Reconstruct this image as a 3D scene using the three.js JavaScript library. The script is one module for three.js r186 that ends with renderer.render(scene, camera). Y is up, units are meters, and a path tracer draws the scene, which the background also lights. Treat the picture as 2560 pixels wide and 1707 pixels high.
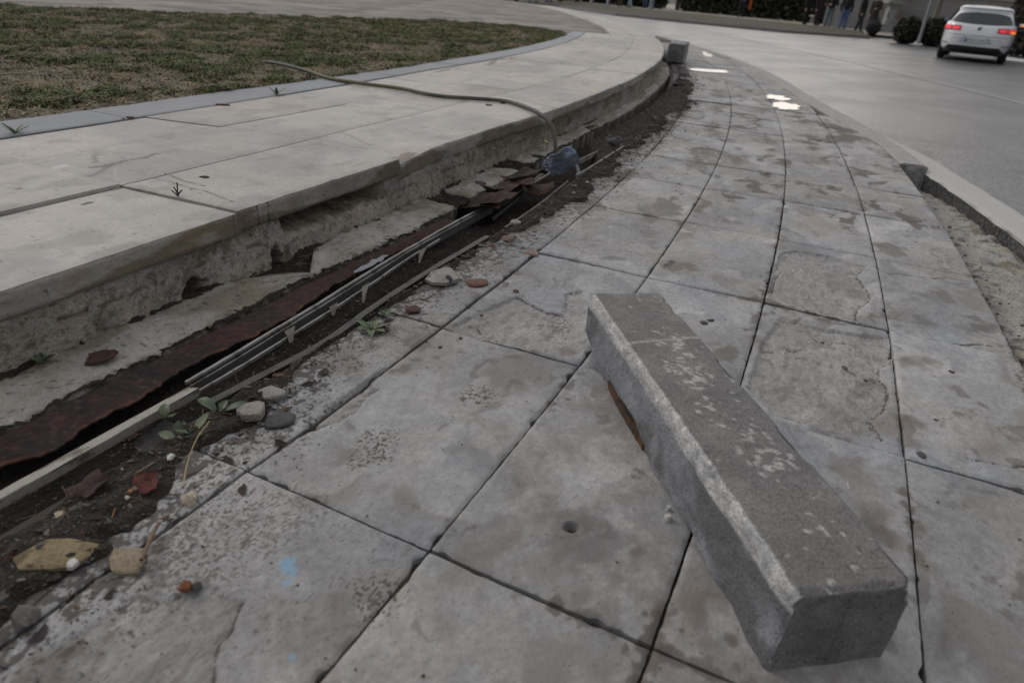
import * as THREE from 'three';
import { mergeGeometries, mergeVertices, toCreasedNormals } from 'three/addons/utils/BufferGeometryUtils.js';
import { ConvexGeometry } from 'three/addons/geometries/ConvexGeometry.js';
import { MarchingCubes } from 'three/addons/objects/MarchingCubes.js';
import { RoundedBoxGeometry } from 'three/addons/geometries/RoundedBoxGeometry.js';

// ---------------------------------------------------------------- camera, sky, sun, exposure
const scene = new THREE.Scene();
const CAM_H = 0.9, F = 1707, PITCH = Math.atan(0.525), ROLL = 0.085;
const fwd = new THREE.Vector3(0, -Math.sin(PITCH), -Math.cos(PITCH));
const right0 = new THREE.Vector3(1, 0, 0), up0 = new THREE.Vector3().crossVectors(right0, fwd);
const camR = right0.clone().multiplyScalar(Math.cos(ROLL)).addScaledVector(up0, Math.sin(ROLL));
const camU = right0.clone().multiplyScalar(-Math.sin(ROLL)).addScaledVector(up0, Math.cos(ROLL));
const camera = new THREE.PerspectiveCamera(2 * Math.atan(853.5 / F) * 180 / Math.PI, 1024 / 682, 0.05, 900);
camera.position.set(0, CAM_H, 0);
camera.up.copy(camU);
camera.lookAt(camera.position.clone().add(fwd));
camera.focus = 2.0;
camera.userData.fStop = 3.2;
scene.add(camera);

const renderer = new THREE.WebGLRenderer({ antialias: true });
renderer.toneMapping = THREE.LinearToneMapping;
renderer.toneMappingExposure = 0.78;
renderer.shadowMap.enabled = true;

const SUN = new THREE.Vector3(-0.72, 0.56, -0.42).normalize(), DUSK = new THREE.Vector3(-0.62, 0.05, -0.78).normalize();
{
  const w = 512, h = 256, d = new Float32Array(w * h * 4), v = new THREE.Vector3(), glow = new THREE.Vector3(0.12, 0.1, -1).normalize(), low = new THREE.Vector3(0.36, 0.13, -0.92).normalize();
  for (let y = 0; y < h; y++) for (let x = 0; x < w; x++) {
    const el = ((y + .5) / h - .5) * Math.PI, az = ((x + .5) / w - .5) * 2 * Math.PI;
    v.set(Math.cos(az) * Math.cos(el), Math.sin(el), Math.sin(az) * Math.cos(el));
    const up = Math.max(0, v.y), side = v.dot(DUSK), g = Math.pow(Math.max(0, v.dot(glow)), 4), g2 = Math.pow(Math.max(0, v.dot(glow)), 14);
    const g3 = Math.pow(Math.max(0, v.dot(low)), 45);
    const cl = 1 + .10 * Math.sin(v.x * 5 + v.z * 3.1 + 2 * v.y) * Math.sin(v.z * 6 - v.x * 2.3) ;
    const b = (.56 + .26 * up + .36 * side) * cl, o = (y * w + x) * 4;       // an overcast dusk: lighter where the sun went down
    d[o] = b * .96 + .42 * g + .5 * g2 + 1.3 * g3;
    d[o + 1] = b * .98 + .40 * g + .42 * g2 + 1.12 * g3;
    d[o + 2] = b * 1.03 + .38 * g + .34 * g2 + .95 * g3;
    if (v.y < 0) { d[o] *= .3; d[o + 1] *= .3; d[o + 2] *= .3; }
    d[o + 3] = 1;
  }
  const t = new THREE.DataTexture(d, w, h, THREE.RGBAFormat, THREE.FloatType);
  t.mapping = THREE.EquirectangularReflectionMapping; t.magFilter = t.minFilter = THREE.LinearFilter; t.needsUpdate = true;
  scene.background = t; scene.environment = t;
}
const sun = new THREE.DirectionalLight(0xfff1e0, 1.0);
sun.position.copy(SUN).multiplyScalar(60); sun.castShadow = true; sun.shadow.radius = 34;
sun.shadow.camera.left = sun.shadow.camera.bottom = -40; sun.shadow.camera.right = sun.shadow.camera.top = 40; sun.shadow.camera.far = 150;
sun.shadow.mapSize.set(2048, 2048);
scene.add(sun);

// ---------------------------------------------------------------- helpers
function G(px, py, y = 0) {                       // where the ray through a point of the photograph meets the level y
  const d = fwd.clone().addScaledVector(camR, (px - 1280) / F).addScaledVector(camU, -(py - 853.5) / F);
  const t = (y - CAM_H) / d.y;
  return d.multiplyScalar(t).add(camera.position);
}
const depthOf = p => p.clone().sub(camera.position).dot(fwd);
const CX = -33.47539, CZ = -15.44154, R0 = 35.96768, TH0 = -0.41117;   // the pavement bends round this centre; a = out from the first joint, s = along it
const toAS = p => [Math.hypot(p.x - CX, p.z - CZ) - R0, R0 * (Math.atan2(-(p.z - CZ), p.x - CX) - TH0)];
const AS = (px, py, y = 0) => toAS(G(px, py, y));
const P = (a, s, y = 0) => { const th = TH0 + s / R0; return new THREE.Vector3(CX + (R0 + a) * Math.cos(th), y, CZ - (R0 + a) * Math.sin(th)); };
const headingAt = s => TH0 + s / R0;             // turn about y that lines +z... with the arc
function mulberry(seed) { return () => { seed = (seed + 0x6d2b79f5) | 0; let t = Math.imul(seed ^ (seed >>> 15), 1 | seed); t = (t + Math.imul(t ^ (t >>> 7), 61 | t)) ^ t; return ((t ^ (t >>> 14)) >>> 0) / 4294967296; }; }
const rnd = mulberry(71);
const PERM = new Float32Array(65536); { const r = mulberry(5); for (let i = 0; i < 65536; i++) PERM[i] = r(); }
function vn(x, y) {                               // value noise 0..1
  const ix = Math.floor(x), iy = Math.floor(y), fx = x - ix, fy = y - iy, u = fx * fx * (3 - 2 * fx), w = fy * fy * (3 - 2 * fy);
  const a = ix & 255, b = (ix + 1) & 255, c = (iy & 255) << 8, e = ((iy + 1) & 255) << 8;
  const p = PERM[a | c], q = PERM[b | c], r = PERM[a | e], t = PERM[b | e];
  return p + (q - p) * u + (r - p) * w + (p - q - r + t) * u * w;
}
function fbm(x, y, n = 4) { let a = .5, s = 0, t = 0; for (let i = 0; i < n; i++) { s += a * vn(x, y); t += a; a *= .5; x = x * 2.03 + 17.3; y = y * 2.03 + 9.1; } return s / t; }
function vn3(x, y, z) { const k = Math.floor(z), f = z - k, u = f * f * (3 - 2 * f); return vn(x + k * 37.7, y + k * 11.3) * (1 - u) + vn(x + (k + 1) * 37.7, y + (k + 1) * 11.3) * u; }
const sm = (e0, e1, x) => { const t = Math.min(1, Math.max(0, (x - e0) / (e1 - e0))); return t * t * (3 - 2 * t); };
const mix = (a, b, t) => a + (b - a) * t;
const lerp3 = (c, d, t) => { c[0] += (d[0] - c[0]) * t; c[1] += (d[1] - c[1]) * t; c[2] += (d[2] - c[2]) * t; };
function curve(pts) { return x => { if (x <= pts[0][0]) return pts[0][1]; for (let i = 1; i < pts.length; i++) if (x <= pts[i][0]) { const [x0, y0] = pts[i - 1], [x1, y1] = pts[i]; return mix(y0, y1, (x - x0) / (x1 - x0)); } return pts[pts.length - 1][1]; }; }
const SRGB = new Uint8Array(4097); for (let i = 0; i <= 4096; i++) { const c = i / 4096; SRGB[i] = Math.round(255 * (c <= .0031308 ? 12.92 * c : 1.055 * Math.pow(c, 1 / 2.4) - .055)); }
const enc = c => SRGB[Math.max(0, Math.min(4096, Math.round(c * 4096)))];
function bake(w, h, fn, wrap = THREE.RepeatWrapping, srgb = true) {
  const d = new Uint8Array(w * h * 4), c = [0, 0, 0];
  for (let y = 0; y < h; y++) for (let x = 0; x < w; x++) {
    fn((x + .5) / w, (y + .5) / h, c, x, y);
    const o = (y * w + x) * 4;
    for (let k = 0; k < 3; k++) d[o + k] = srgb ? enc(c[k]) : Math.max(0, Math.min(255, Math.round(c[k] * 255)));
    d[o + 3] = 255;
  }
  const t = new THREE.DataTexture(d, w, h, THREE.RGBAFormat, THREE.UnsignedByteType);
  t.wrapS = t.wrapT = wrap; t.magFilter = THREE.LinearFilter; t.minFilter = THREE.LinearMipmapLinearFilter; t.generateMipmaps = true;
  if (srgb) t.colorSpace = THREE.SRGBColorSpace;
  t.needsUpdate = true; return t;
}
// noise that repeats after n cells, so that tiled textures show no seam
function tn(x, y, n) { const ix = Math.floor(x), iy = Math.floor(y), fx = x - ix, fy = y - iy, u = fx * fx * (3 - 2 * fx), w = fy * fy * (3 - 2 * fy); const m = k => ((k % n) + n) % n; const p = (i, j) => PERM[(m(i) & 255) | ((m(j) & 255) << 8)]; return mix(mix(p(ix, iy), p(ix + 1, iy), u), mix(p(ix, iy + 1), p(ix + 1, iy + 1), u), w); }
function tfbm(u, v, n, k = 4) { let a = .5, s = 0, t = 0; for (let i = 0; i < k; i++) { s += a * tn(u * n, v * n, n); t += a; a *= .5; n *= 2; } return s / t; }
const mat = (color, o = {}) => new THREE.MeshStandardMaterial({ color: new THREE.Color().setRGB(...color), roughness: .9, metalness: 0, ...o });
const names = new Map();
function numbered(n) { const k = names.get(n) || 0; names.set(n, k + 1); return k ? n + '_' + String(k).padStart(3, '0') : n; }
function mesh(name, geometry, material, parent) { const m = new THREE.Mesh(geometry, material); m.name = parent && parent !== scene ? name : numbered(name); m.castShadow = m.receiveShadow = true; (parent || scene).add(m); return m; }
function struct(o) { o.userData.kind = 'structure'; return o; }
function tag(o, label, category, group, kind) { o.userData.label = label; o.userData.category = category; if (group) o.userData.group = group; if (kind) o.userData.kind = kind; return o; }
function thing(name, label, category, pos, group) { const g = new THREE.Group(); g.name = numbered(name); if (pos) g.position.copy(pos); scene.add(g); return tag(g, label, category, group); }
function structGroup(name) { const g = new THREE.Group(); g.name = numbered(name); scene.add(g); return struct(g); }
// a sheet of (nu+1) x (nv+1) points; skirt: depth of side walls hung from its rim
function sheet(nu, nv, pos, uv, skirt = 0, col = null) {
  const p = [], t = [], c = [], idx = [], W = nu + 1;
  const add = (q, uvq, k) => { p.push(q.x, q.y, q.z); t.push(uvq[0], uvq[1]); if (col) c.push(k[0], k[1], k[2]); };
  for (let j = 0; j <= nv; j++) for (let i = 0; i <= nu; i++) { const u = i / nu, v = j / nv; add(pos(u, v), uv(u, v), col && col(u, v)); }
  for (let j = 0; j < nv; j++) for (let i = 0; i < nu; i++) { const a = j * W + i, b = a + 1, d = a + W, e = d + 1; idx.push(a, b, e, a, e, d); }
  if (skirt) {
    const rim = [];
    for (let i = 0; i < nu; i++) rim.push([i, 0]); for (let j = 0; j < nv; j++) rim.push([nu, j]); for (let i = nu; i > 0; i--) rim.push([i, nv]); for (let j = nv; j > 0; j--) rim.push([0, j]);
    const base = p.length / 3;
    rim.forEach(([i, j]) => { const k = j * W + i, q = new THREE.Vector3(p[k * 3], p[k * 3 + 1], p[k * 3 + 2]), uu = [t[k * 2], t[k * 2 + 1]], cc = col && [c[k * 3], c[k * 3 + 1], c[k * 3 + 2]]; add(q, uu, cc); q.y -= skirt; add(q, [uu[0] + skirt * .3, uu[1] + skirt * .3], cc); });
    const n = rim.length;
    for (let k = 0; k < n; k++) { const a = base + k * 2, b = base + ((k + 1) % n) * 2; idx.push(a, a + 1, b, b, a + 1, b + 1); }
  }
  const g = new THREE.BufferGeometry();
  g.setAttribute('position', new THREE.Float32BufferAttribute(p, 3)); g.setAttribute('uv', new THREE.Float32BufferAttribute(t, 2));
  if (col) g.setAttribute('color', new THREE.Float32BufferAttribute(c, 3));
  g.setIndex(idx); g.computeVertexNormals(); return g;
}
// the sheet above turned so that its faces look up whatever way u and v run
function upward(g) { const n = g.attributes.normal; let s = 0; for (let i = 0; i < Math.min(n.count, 400); i++) s += n.getY(i); if (s < 0) { const x = g.index.array; for (let i = 0; i < x.length; i += 3) { const k = x[i]; x[i] = x[i + 1]; x[i + 1] = k; } g.computeVertexNormals(); } return g; }
function tube(pts, r, seg = 40, rad = 8, closed = false) { return new THREE.TubeGeometry(new THREE.CatmullRomCurve3(pts, closed), seg, r, rad, closed); }
function polyDist(pts, x, y) {                     // signed distance to a polygon, inside < 0
  let d = 1e9, inside = false;
  for (let i = 0, j = pts.length - 1; i < pts.length; j = i++) {
    const [ax, ay] = pts[j], [bx, by] = pts[i], ex = bx - ax, ey = by - ay, wx = x - ax, wy = y - ay, t = Math.max(0, Math.min(1, (wx * ex + wy * ey) / (ex * ex + ey * ey || 1e-9)));
    d = Math.min(d, Math.hypot(wx - ex * t, wy - ey * t));
    if ((ay > y) !== (by > y) && x < (bx - ax) * (y - ay) / (by - ay) + ax) inside = !inside;
  }
  return inside ? -d : d;
}
function lineDist(pts, x, y) { let d = 1e9; for (let i = 1; i < pts.length; i++) { const [ax, ay] = pts[i - 1], [bx, by] = pts[i], ex = bx - ax, ey = by - ay, wx = x - ax, wy = y - ay, t = Math.max(0, Math.min(1, (wx * ex + wy * ey) / (ex * ex + ey * ey || 1e-9))); d = Math.min(d, Math.hypot(wx - ex * t, wy - ey * t)); } return d; }
// points read from enlarged crops of the photograph
const Z = (x0, y0, k) => (x, y) => [x0 + x * k, y0 + y * k];
const z1 = Z(0, 0, .36565), z2 = Z(850, 0, .36565), z3 = Z(1700, 0, .36565), z4 = Z(0, 560, .36565), z5 = Z(850, 560, .36565), z6 = Z(1700, 560, .36565), z7 = Z(0, 1130, .368), z8 = Z(850, 1130, .368), z9 = Z(1700, 1130, .368);
const trace = (z, list, y = 0) => list.map(([x, q]) => AS(...z(x, q), y));

// ---------------------------------------------------------------- the maps of the paving: colour and relief over (a, s)
const A0 = -.36, AW = 2.1, S0 = -1.1, SW = 6.6, MW = 1050, MH = 2048;
const LA = [0, .4256, .8342, 1.2257, 1.582], TS = [-1.56, -.78, 0, .767, 1.505, 2.252, 2.941, 3.56, 4.286, 5.0, 5.72, 6.45, 7.18, 7.9, 8.7, 9.5, 10.4, 11.4, 12.5, 13.8, 15.2];
const spalls = [
  { poly: trace(z6, [[680, 215], [780, 180], [1000, 215], [1270, 290], [1205, 355], [1265, 430], [1308, 500], [1270, 550], [1215, 590], [1197, 640], [1215, 668], [900, 600], [612, 505], [640, 340]]), d: .0045 },
  { poly: trace(z6, [[700, 630], [900, 700], [1425, 770], [1447, 860], [1445, 950], [1362, 978], [1365, 1055], [1415, 1110], [1428, 1180], [1385, 1280], [1300, 1335], [1388, 1470], [1000, 1390], [640, 1300], [470, 1105], [560, 800]]), d: .005 },
  { poly: trace(z5, [[720, 715], [960, 590], [1210, 490], [1320, 550], [1420, 600], [1520, 610], [1545, 570], [1535, 480], [1640, 455], [1700, 700], [1640, 925], [1000, 780]]), d: .004 },
  { poly: trace(z5, [[-30, 1340], [90, 1270], [130, 1220], [170, 1170], [245, 1115], [200, 1085], [300, 985], [0, 1195], [-260, 1400], [-220, 1420]]), d: .004 },
  { poly: trace(z7, [[1640, 1010], [1600, 1110], [1560, 1220], [1480, 1300], [1455, 1400], [1440, 1590], [900, 1700], [300, 1700], [500, 1240], [900, 1000], [1210, 985], [1420, 900]]), d: .0022 },
  { poly: trace(z3, [[770, 1235], [1130, 1290], [1100, 1310], [960, 1290]]), d: .006 }, { poly: trace(z3, [[1290, 1250], [1440, 1240], [1360, 1280], [1320, 1285]]), d: .007 },
  { poly: trace(z3, [[880, 1000], [960, 1010], [930, 1035], [880, 1020]]), d: .007 }, { poly: trace(z3, [[550, 1165], [640, 1200], [620, 1220], [560, 1200]]), d: .006 },
  { poly: trace(z5, [[2200, 290], [2290, 245], [2340, 300], [2310, 350], [2260, 320]]), d: .005 },
  { poly: trace(z6, [[730, 1000], [860, 820], [840, 850], [740, 830]]), d: .002 },
];
const cracks = [
  [z6, [[1420, 340], [1480, 335], [1580, 350], [1750, 370], [1820, 362], [2040, 405]], .004], [z6, [[1480, 750], [1700, 795], [1950, 825], [2040, 818], [2140, 832]], .004], [z6, [[1080, 790], [1180, 800], [1240, 830], [1265, 860]], .004],
  [z6, [[670, 625], [720, 655], [800, 662], [815, 650]], .003], [z6, [[735, 825], [780, 845], [850, 835]], .004], [z6, [[900, 750], [960, 790], [1040, 805]], .003], [z6, [[1130, 960], [1220, 1020], [1320, 1055], [1390, 1080]], .003],
  [z6, [[580, 850], [640, 855]], .004], [z6, [[580, 905], [615, 912]], .004], [z7, [[1640, 1010], [1600, 1110], [1560, 1220], [1480, 1300], [1455, 1400], [1440, 1590]], .004],
  [z5, [[870, 680], [930, 695], [970, 740]], .003], [z5, [[1040, 290], [1100, 270], [1180, 225]], .003], [z5, [[1210, 490], [1320, 550], [1420, 600], [1520, 610]], .004], [z5, [[1540, 478], [1590, 462], [1650, 456]], .004],
  [z6, [[1270, 290], [1240, 320], [1205, 355], [1265, 430], [1308, 500], [1270, 550], [1215, 590], [1197, 640], [1215, 668]], .0035], [z6, [[1447, 860], [1445, 950], [1362, 978], [1365, 1055], [1415, 1110], [1428, 1180], [1385, 1280], [1300, 1335], [1388, 1470]], .0035], [z5, [[-260, 1420], [-30, 1340], [90, 1270], [130, 1220], [170, 1170], [245, 1115]], .004],
  [z9, [[1900, 40], [2080, 75], [2250, 108], [2400, 100]], .002], [z3, [[790, 1235], [880, 1238], [1000, 1255]], .004], [z6, [[690, 315], [650, 370], [625, 470]], .003],
].map(([z, l, w]) => ({ line: trace(z, l), w }));
const hole = AS(...z8(1573, 512)), HOLE_R = .0135;
// stains read from the photograph: x, y, radius in metres, strength, kind (0 grey-black grime, 1 brown soil, 2 dark droplets)
const stains = [[...z8(1560, 520), .075, .34, 0], [...z8(1720, 650), .07, .4, 0], [...z8(1620, 600), .07, .3, 0], [...z5(250, 1470), .05, .6, 2], [...z5(940, 1160), .05, .7, 2], [...z8(200, 20), .05, .55, 2], [...z5(420, 980), .035, .8, 1], [...z5(520, 920), .02, .8, 1],
  [...z7(1330, 450), .035, .8, 1], [...z7(1100, 620), .03, .8, 1], [...z7(450, 1370), .06, .7, 1], [...z7(300, 1450), .05, .7, 1], [...z7(1500, 560), .12, .3, 2], [...z7(1150, 800), .1, .28, 2], [...z7(1900, 450), .09, .25, 2], [...z8(220, 980), .05, .7, 2],
  [...z6(60, 300), .06, .75, 1], [...z6(320, 880), .07, .8, 1], [...z6(400, 380), .05, .4, 1], [...z6(1620, 950), .07, .55, 1], [...z6(1570, 1330), .05, .75, 1], [...z6(1560, 1480), .04, .6, 1], [...z6(1650, 660), .05, .5, 0], [...z6(2020, 690), .07, .6, 0], [...z6(1480, 690), .04, .6, 0],
  [...z6(680, 80), .04, .7, 1], [...z6(1240, 480), .06, .45, 1], [...z6(1150, 400), .08, .35, 1], [...z6(1300, 1060), .1, .3, 1], [...z9(1300, 480), .08, .6, 1], [...z9(1380, 560), .05, .6, 1], [...z9(1150, 120), .07, .4, 1], [...z9(1620, 500), .035, .8, 1], [...z9(1600, 675), .02, .9, 1], [...z9(1650, 780), .03, .8, 1], [...z9(160, 960), .12, .5, 1],
  [...z9(340, 1280), .02, .8, 1], [...z5(1560, 850), .06, .6, 1], [...z5(1480, 690), .06, .5, 2], [...z5(1950, 330), .03, .4, 0], [...z5(2280, 280), .06, .6, 1], [...z8(2010, 690), .02, .7, 1], [...z8(1640, 980), .03, .5, 1], [...z8(430, 500), .06, .3, 0], [...z8(2140, 1120), .03, .7, 1],
  [...z3(200, 1060), .16, .85, 1], [...z3(130, 1120), .12, .8, 1], [...z3(410, 1090), .1, .95, 1], [...z3(330, 1080), .07, .9, 1], [...z3(170, 1380), .05, .9, 1], [...z3(130, 1430), .05, .9, 1], [...z3(690, 1430), .05, .7, 1], [...z3(1050, 1290), .05, .95, 1], [...z3(600, 1190), .05, .9, 1], [...z3(640, 970), .08, .6, 1], [...z3(920, 1010), .07, .8, 1], [...z3(900, 1140), .08, .4, 1], [...z3(1050, 1170), .06, .5, 1],
  [...z3(820, 1430), .08, .5, 1], [...z3(400, 1020), .05, .9, 1], [...z3(240, 920), .12, .6, 1], [...z3(530, 800), .1, .6, 1], [...z3(1120, 860), .22, .75, 1], [...z3(980, 840), .12, .7, 1], [...z3(780, 820), .12, .5, 1]].map(([x, y, r, k, kind]) => [...AS(x, y), r * (kind === 1 ? 1 : 1.15), Math.min(1, k * (kind === 1 ? 1.1 : 1.7)), kind]);
const paint = [[...AS(...z7(1955, 745)), .016], [...AS(...z7(1965, 800)), .014], [...AS(...z7(1940, 890)), .010], [...AS(...z7(1985, 1395)), .008]];
const jointRot = new Float32Array(400); for (let i = 0; i < 400; i++) jointRot[i] = rnd();
const patchOf = (a, s) => fbm(a * 5 + 31, s * 3.6 + 12, 3);
const colOf = a => a < LA[0] ? 0 : a < LA[1] ? 1 : a < LA[2] ? 2 : a < LA[3] ? 3 : 4;
const rowOf = s => { for (let j = 1; j < TS.length; j++) if (s < TS[j]) return j - 1; return TS.length - 1; };
const tileTone = (c, r) => jointRot[(c * 37 + r * 61 + 400) % 400];
const relief = new Float32Array(MW * MH), spallMask = new Float32Array(MW * MH);
{
  const cell = (i, j) => [A0 + AW * (i + .5) / MW, S0 + SW * (j + .5) / MH];
  const over = (pts, m, fn) => { let x0 = 1e9, x1 = -1e9, y0 = 1e9, y1 = -1e9; for (const [x, y] of pts) { x0 = Math.min(x0, x); x1 = Math.max(x1, x); y0 = Math.min(y0, y); y1 = Math.max(y1, y); }
    const i0 = Math.max(0, Math.floor((x0 - m - A0) / AW * MW)), i1 = Math.min(MW - 1, Math.ceil((x1 + m - A0) / AW * MW)), j0 = Math.max(0, Math.floor((y0 - m - S0) / SW * MH)), j1 = Math.min(MH - 1, Math.ceil((y1 + m - S0) / SW * MH));
    for (let j = j0; j <= j1; j++) for (let i = i0; i <= i1; i++) fn(j * MW + i, ...cell(i, j)); };
  for (let j = 0; j < MH; j++) for (let i = 0; i < MW; i++) { const [a, s] = cell(i, j); relief[j * MW + i] = (fbm(a * 7, s * 5, 3) - .5) * .006 + (fbm(a * 40, s * 40, 2) - .5) * .0012; }
  for (const { poly, d } of spalls) over(poly, .03, (k, a, s) => {
    const q = polyDist(poly, a, s) + (fbm(a * 60, s * 60, 3) - .5) * .018, m = 1 - sm(-.0022, .0022, q);
    if (m > 0) { relief[k] -= m * d * 1.5 * (.75 + .5 * fbm(a * 22, s * 12, 3)) + m * (Math.abs(fbm(a * 30 + 9, s * 14, 4) - .5)) * .008; spallMask[k] = Math.max(spallMask[k], m); }
  });
  for (const { line, w } of cracks) over(line, .02, (k, a, s) => { const q = lineDist(line, a, s) + (fbm(a * 110, s * 110, 2) - .5) * .007, m = 1 - sm(w * .35, w, Math.abs(q)); relief[k] -= m * .006; });
  over([hole], .05, (k, a, s) => { const q = Math.hypot(a - hole[0], s - hole[1]) + (fbm(a * 90, s * 90, 2) - .5) * .003; relief[k] -= .02 * (1 - sm(HOLE_R * .72, HOLE_R * 1.05, q)); relief[k] += .0018 * Math.exp(-((q - HOLE_R * 1.3) ** 2) / .00002); });
}
function sampleRelief(a, s) {
  let x = (a - A0) / AW * MW - .5, y = (s - S0) / SW * MH - .5;
  if (x < 0 || y < 0 || x > MW - 2 || y > MH - 2) return (fbm(a * 7, s * 5, 3) - .5) * .006;
  const i = x | 0, j = y | 0, fx = x - i, fy = y - j, k = j * MW + i;
  return mix(mix(relief[k], relief[k + 1], fx), mix(relief[k + MW], relief[k + MW + 1], fx), fy);
}
const litterA = curve([[-1.5, .03], [-.3, .0], [0, -.10], [.15, -.07], [.3, -.13], [.5, -.195], [.83, -.175], [1.1, -.155], [1.6, -.105], [2.3, -.06], [3, -.06], [4, -.04], [5.1, .0], [6, .09], [7, .11], [8, .08], [9, .0], [11, -.1], [13, -.25]]);
const tileMap = bake(MW, MH, (u, v, c, x, y) => {
  const a = A0 + AW * u, s = S0 + SW * v, col = colOf(a), row = rowOf(s), t = tileTone(col, row), k = y * MW + x, sp = spallMask[k];
  const wx = a + (fbm(a * 9, s * 9, 2) - .5) * .12, wy = s + (fbm(a * 9 + 40, s * 9, 2) - .5) * .12;
  const lo = fbm(wx * 3.1 + col * 7, wy * 2.3 + row * 5, 4), md = fbm(wx * 13 + 30, wy * 9, 4), fi = fbm(a * 90, s * 75, 3);
  let b = .285 * (.88 + .2 * t) * (.68 + .56 * lo) * (.76 + .46 * md) * (.78 + .42 * fi) * (.86 + .26 * vn(a * 340, s * 280)) * (col === 0 ? .9 : 1);
  c[0] = b * 1.0; c[1] = b * .985; c[2] = b * .975;
  lerp3(c, [b * 1.0, b * .90, b * .80], sm(.48, .62, fbm(wx * 4 + 11, wy * 3 + 70, 5)) * (s < 1.5 ? .6 : .7));              // brownish weathering
  { const dp = fbm(wx * 7 + 90, wy * 4.5 + 13, 6), far = sm(1.9, 2.9, s), crumb = fbm(a * 70, s * 50, 3); lerp3(c, [.13, .108, .09], sm(.55, .70, dp) * .45 * (1 - far) * (.55 + .7 * fi)); lerp3(c, [.062, .05, .041], sm(.58, .645, dp + (crumb - .5) * .17 + (fbm(a * 160, s * 120, 2) - .5) * .05) * .85 * far); } lerp3(c, [.10, .09, .082], sm(.60, .70, fbm(wx * 26 + 9, wy * 20 + 31, 4)) * sm(.4, .6, patchOf(a, s)) * .6);
  { let dj = Math.min(Math.abs(s - TS[row]), row + 1 < TS.length ? Math.abs(s - TS[row + 1]) : 9); if (col) dj = Math.min(dj, Math.abs(a - LA[col - 1])); if (col < 5) dj = Math.min(dj, Math.abs(a - LA[col])); if (dj < .05) { const on = sm(.5, .66, fbm(a * 4 + 71, s * 3.3 + 7, 3)); lerp3(c, [.085, .07, .058], sm(.5, .68, fbm(a * 45, s * 40, 4) + .16 - dj * 8) * on * .8); } }
  lerp3(c, [b * .93, b * 1.0, b * 1.1], sm(.52, .72, fbm(wx * 5 + 60, wy * 4 + 3, 3)) * .55);             // cooler cement bloom
  lerp3(c, [b * 1.28, b * 1.27, b * 1.25], sm(.54, .66, fbm(wx * 8 + 5, wy * 6 + 33, 5)) * .75);
  if (sp > 0) { const g = fbm(a * 55, s * 24, 4); lerp3(c, [b * .88, b * .83, b * .78], sp * .6); lerp3(c, [.13, .108, .09], sp * sm(.52, .72, g) * .5); const fs = fbm(a * 120, s * 40, 2); lerp3(c, [b * 1.2, b * 1.18, b * 1.15], sp * sm(.55, .75, fs) * .5); }
  const pit = vn(a * 260, s * 215), patch = fbm(a * 6 + 3, s * 5 + 20, 3), rough = (col === 1 && row === 1) || (col < 2 && row > 2) ? .5 : col === 0 ? .6 : sp > .4 ? .6 : .12;                                 // dirt in pores
  const dens = .93 - .13 * rough - .14 * rough * sm(.45, .7, patch);
  lerp3(c, [.095, .08, .068], sm(dens, dens + .06, pit) * .7);
  const pit2 = vn(a * 120 + 7, s * 105 + 3) * .7 + .3 * vn(a * 240, s * 210 + 5);
  lerp3(c, [.12, .098, .08], sm(.86 - .12 * patch * (.3 + rough), .93 - .12 * patch * (.3 + rough), pit2) * .5);
  { const e = litterA(s), q = a - e, n = fbm(a * 60, s * 52, 4), n2 = vn(a * 200 + 9, s * 170); if (q < .3) lerp3(c, [.042, .035, .03], Math.max(sm(.55, .68, n * .78 + vn(a * 170, s * 140) * .22 - q * 1.7 + .09), sm(.66, .78, n2 - q * 1.2)) * .88); }   // soil carried onto the paving
  for (const [sa, ss, r, kk, kind] of stains) {
    const dx = (a - sa) / r, dy = (s - ss) / (r * (kind === 1 && s > 1.8 ? 2.2 : 1.25)), q = Math.sqrt(dx * dx + dy * dy); if (q > 1.7) continue;
    const n = fbm(a * 28 + sa * 31, s * 24 + ss * 13, 4), body = Math.max(0, 1.25 - q);
    if (kind === 2) { const dr = vn(a * 250 + 50, s * 210), dr2 = vn(a * 120 + 3, s * 110 + 9); lerp3(c, [.075, .066, .056], Math.max(sm(.62, .74, dr + (body - .9) * .25), sm(.74, .8, dr2 + (body - 1) * .2)) * kk * Math.min(1, body * 1.6)); lerp3(c, [.13, .12, .11], sm(.5, .7, n + body * .2 - .2) * kk * .35 * body); }
    else lerp3(c, kind ? [.105, .084, .066] : [.10, .094, .09], sm(.42, .72, n * .75 + body * .42 - .12) * kk * (.6 + .4 * fi));
  }
  for (const [pa, ps, r] of paint) { const q = Math.hypot(a - pa, (s - ps)) / r + (fbm(a * 80, s * 80, 3) - .5) * 1.5; lerp3(c, [.17, .33, .47], (1 - sm(.4, 1.2, q)) * .62); }
  for (const { line, w } of cracks) { if (Math.abs(a - line[0][0]) > .6 || Math.abs(s - line[0][1]) > .8) continue; const q = Math.abs(lineDist(line, a, s) + (fbm(a * 110, s * 110, 2) - .5) * .007); lerp3(c, [.04, .034, .03], (1 - sm(w * .3, w * .8, q)) * .8); }
}, THREE.MirroredRepeatWrapping);
const grainMap = bake(1024, 1024, (u, v, c) => { const f = tfbm(u, v, 40, 4), p = tn(u * 300, v * 300, 300), q = tn(u * 110, v * 110, 110); c[0] = c[1] = c[2] = .55 + (f - .5) * .5 - sm(.8, .95, p) * .35 - sm(.86, .96, q) * .3; }, THREE.RepeatWrapping, false);
const grainAt = (ru, rv) => { const t = grainMap.clone(); t.repeat.set(ru, rv); t.needsUpdate = true; return t; };
const M = {};
M.tile = mat([1, 1, 1], { map: tileMap, bumpMap: grainAt(AW / .8, SW / .8), bumpScale: .0016, roughness: .75 });
M.joint = mat([.045, .038, .031]);

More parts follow.
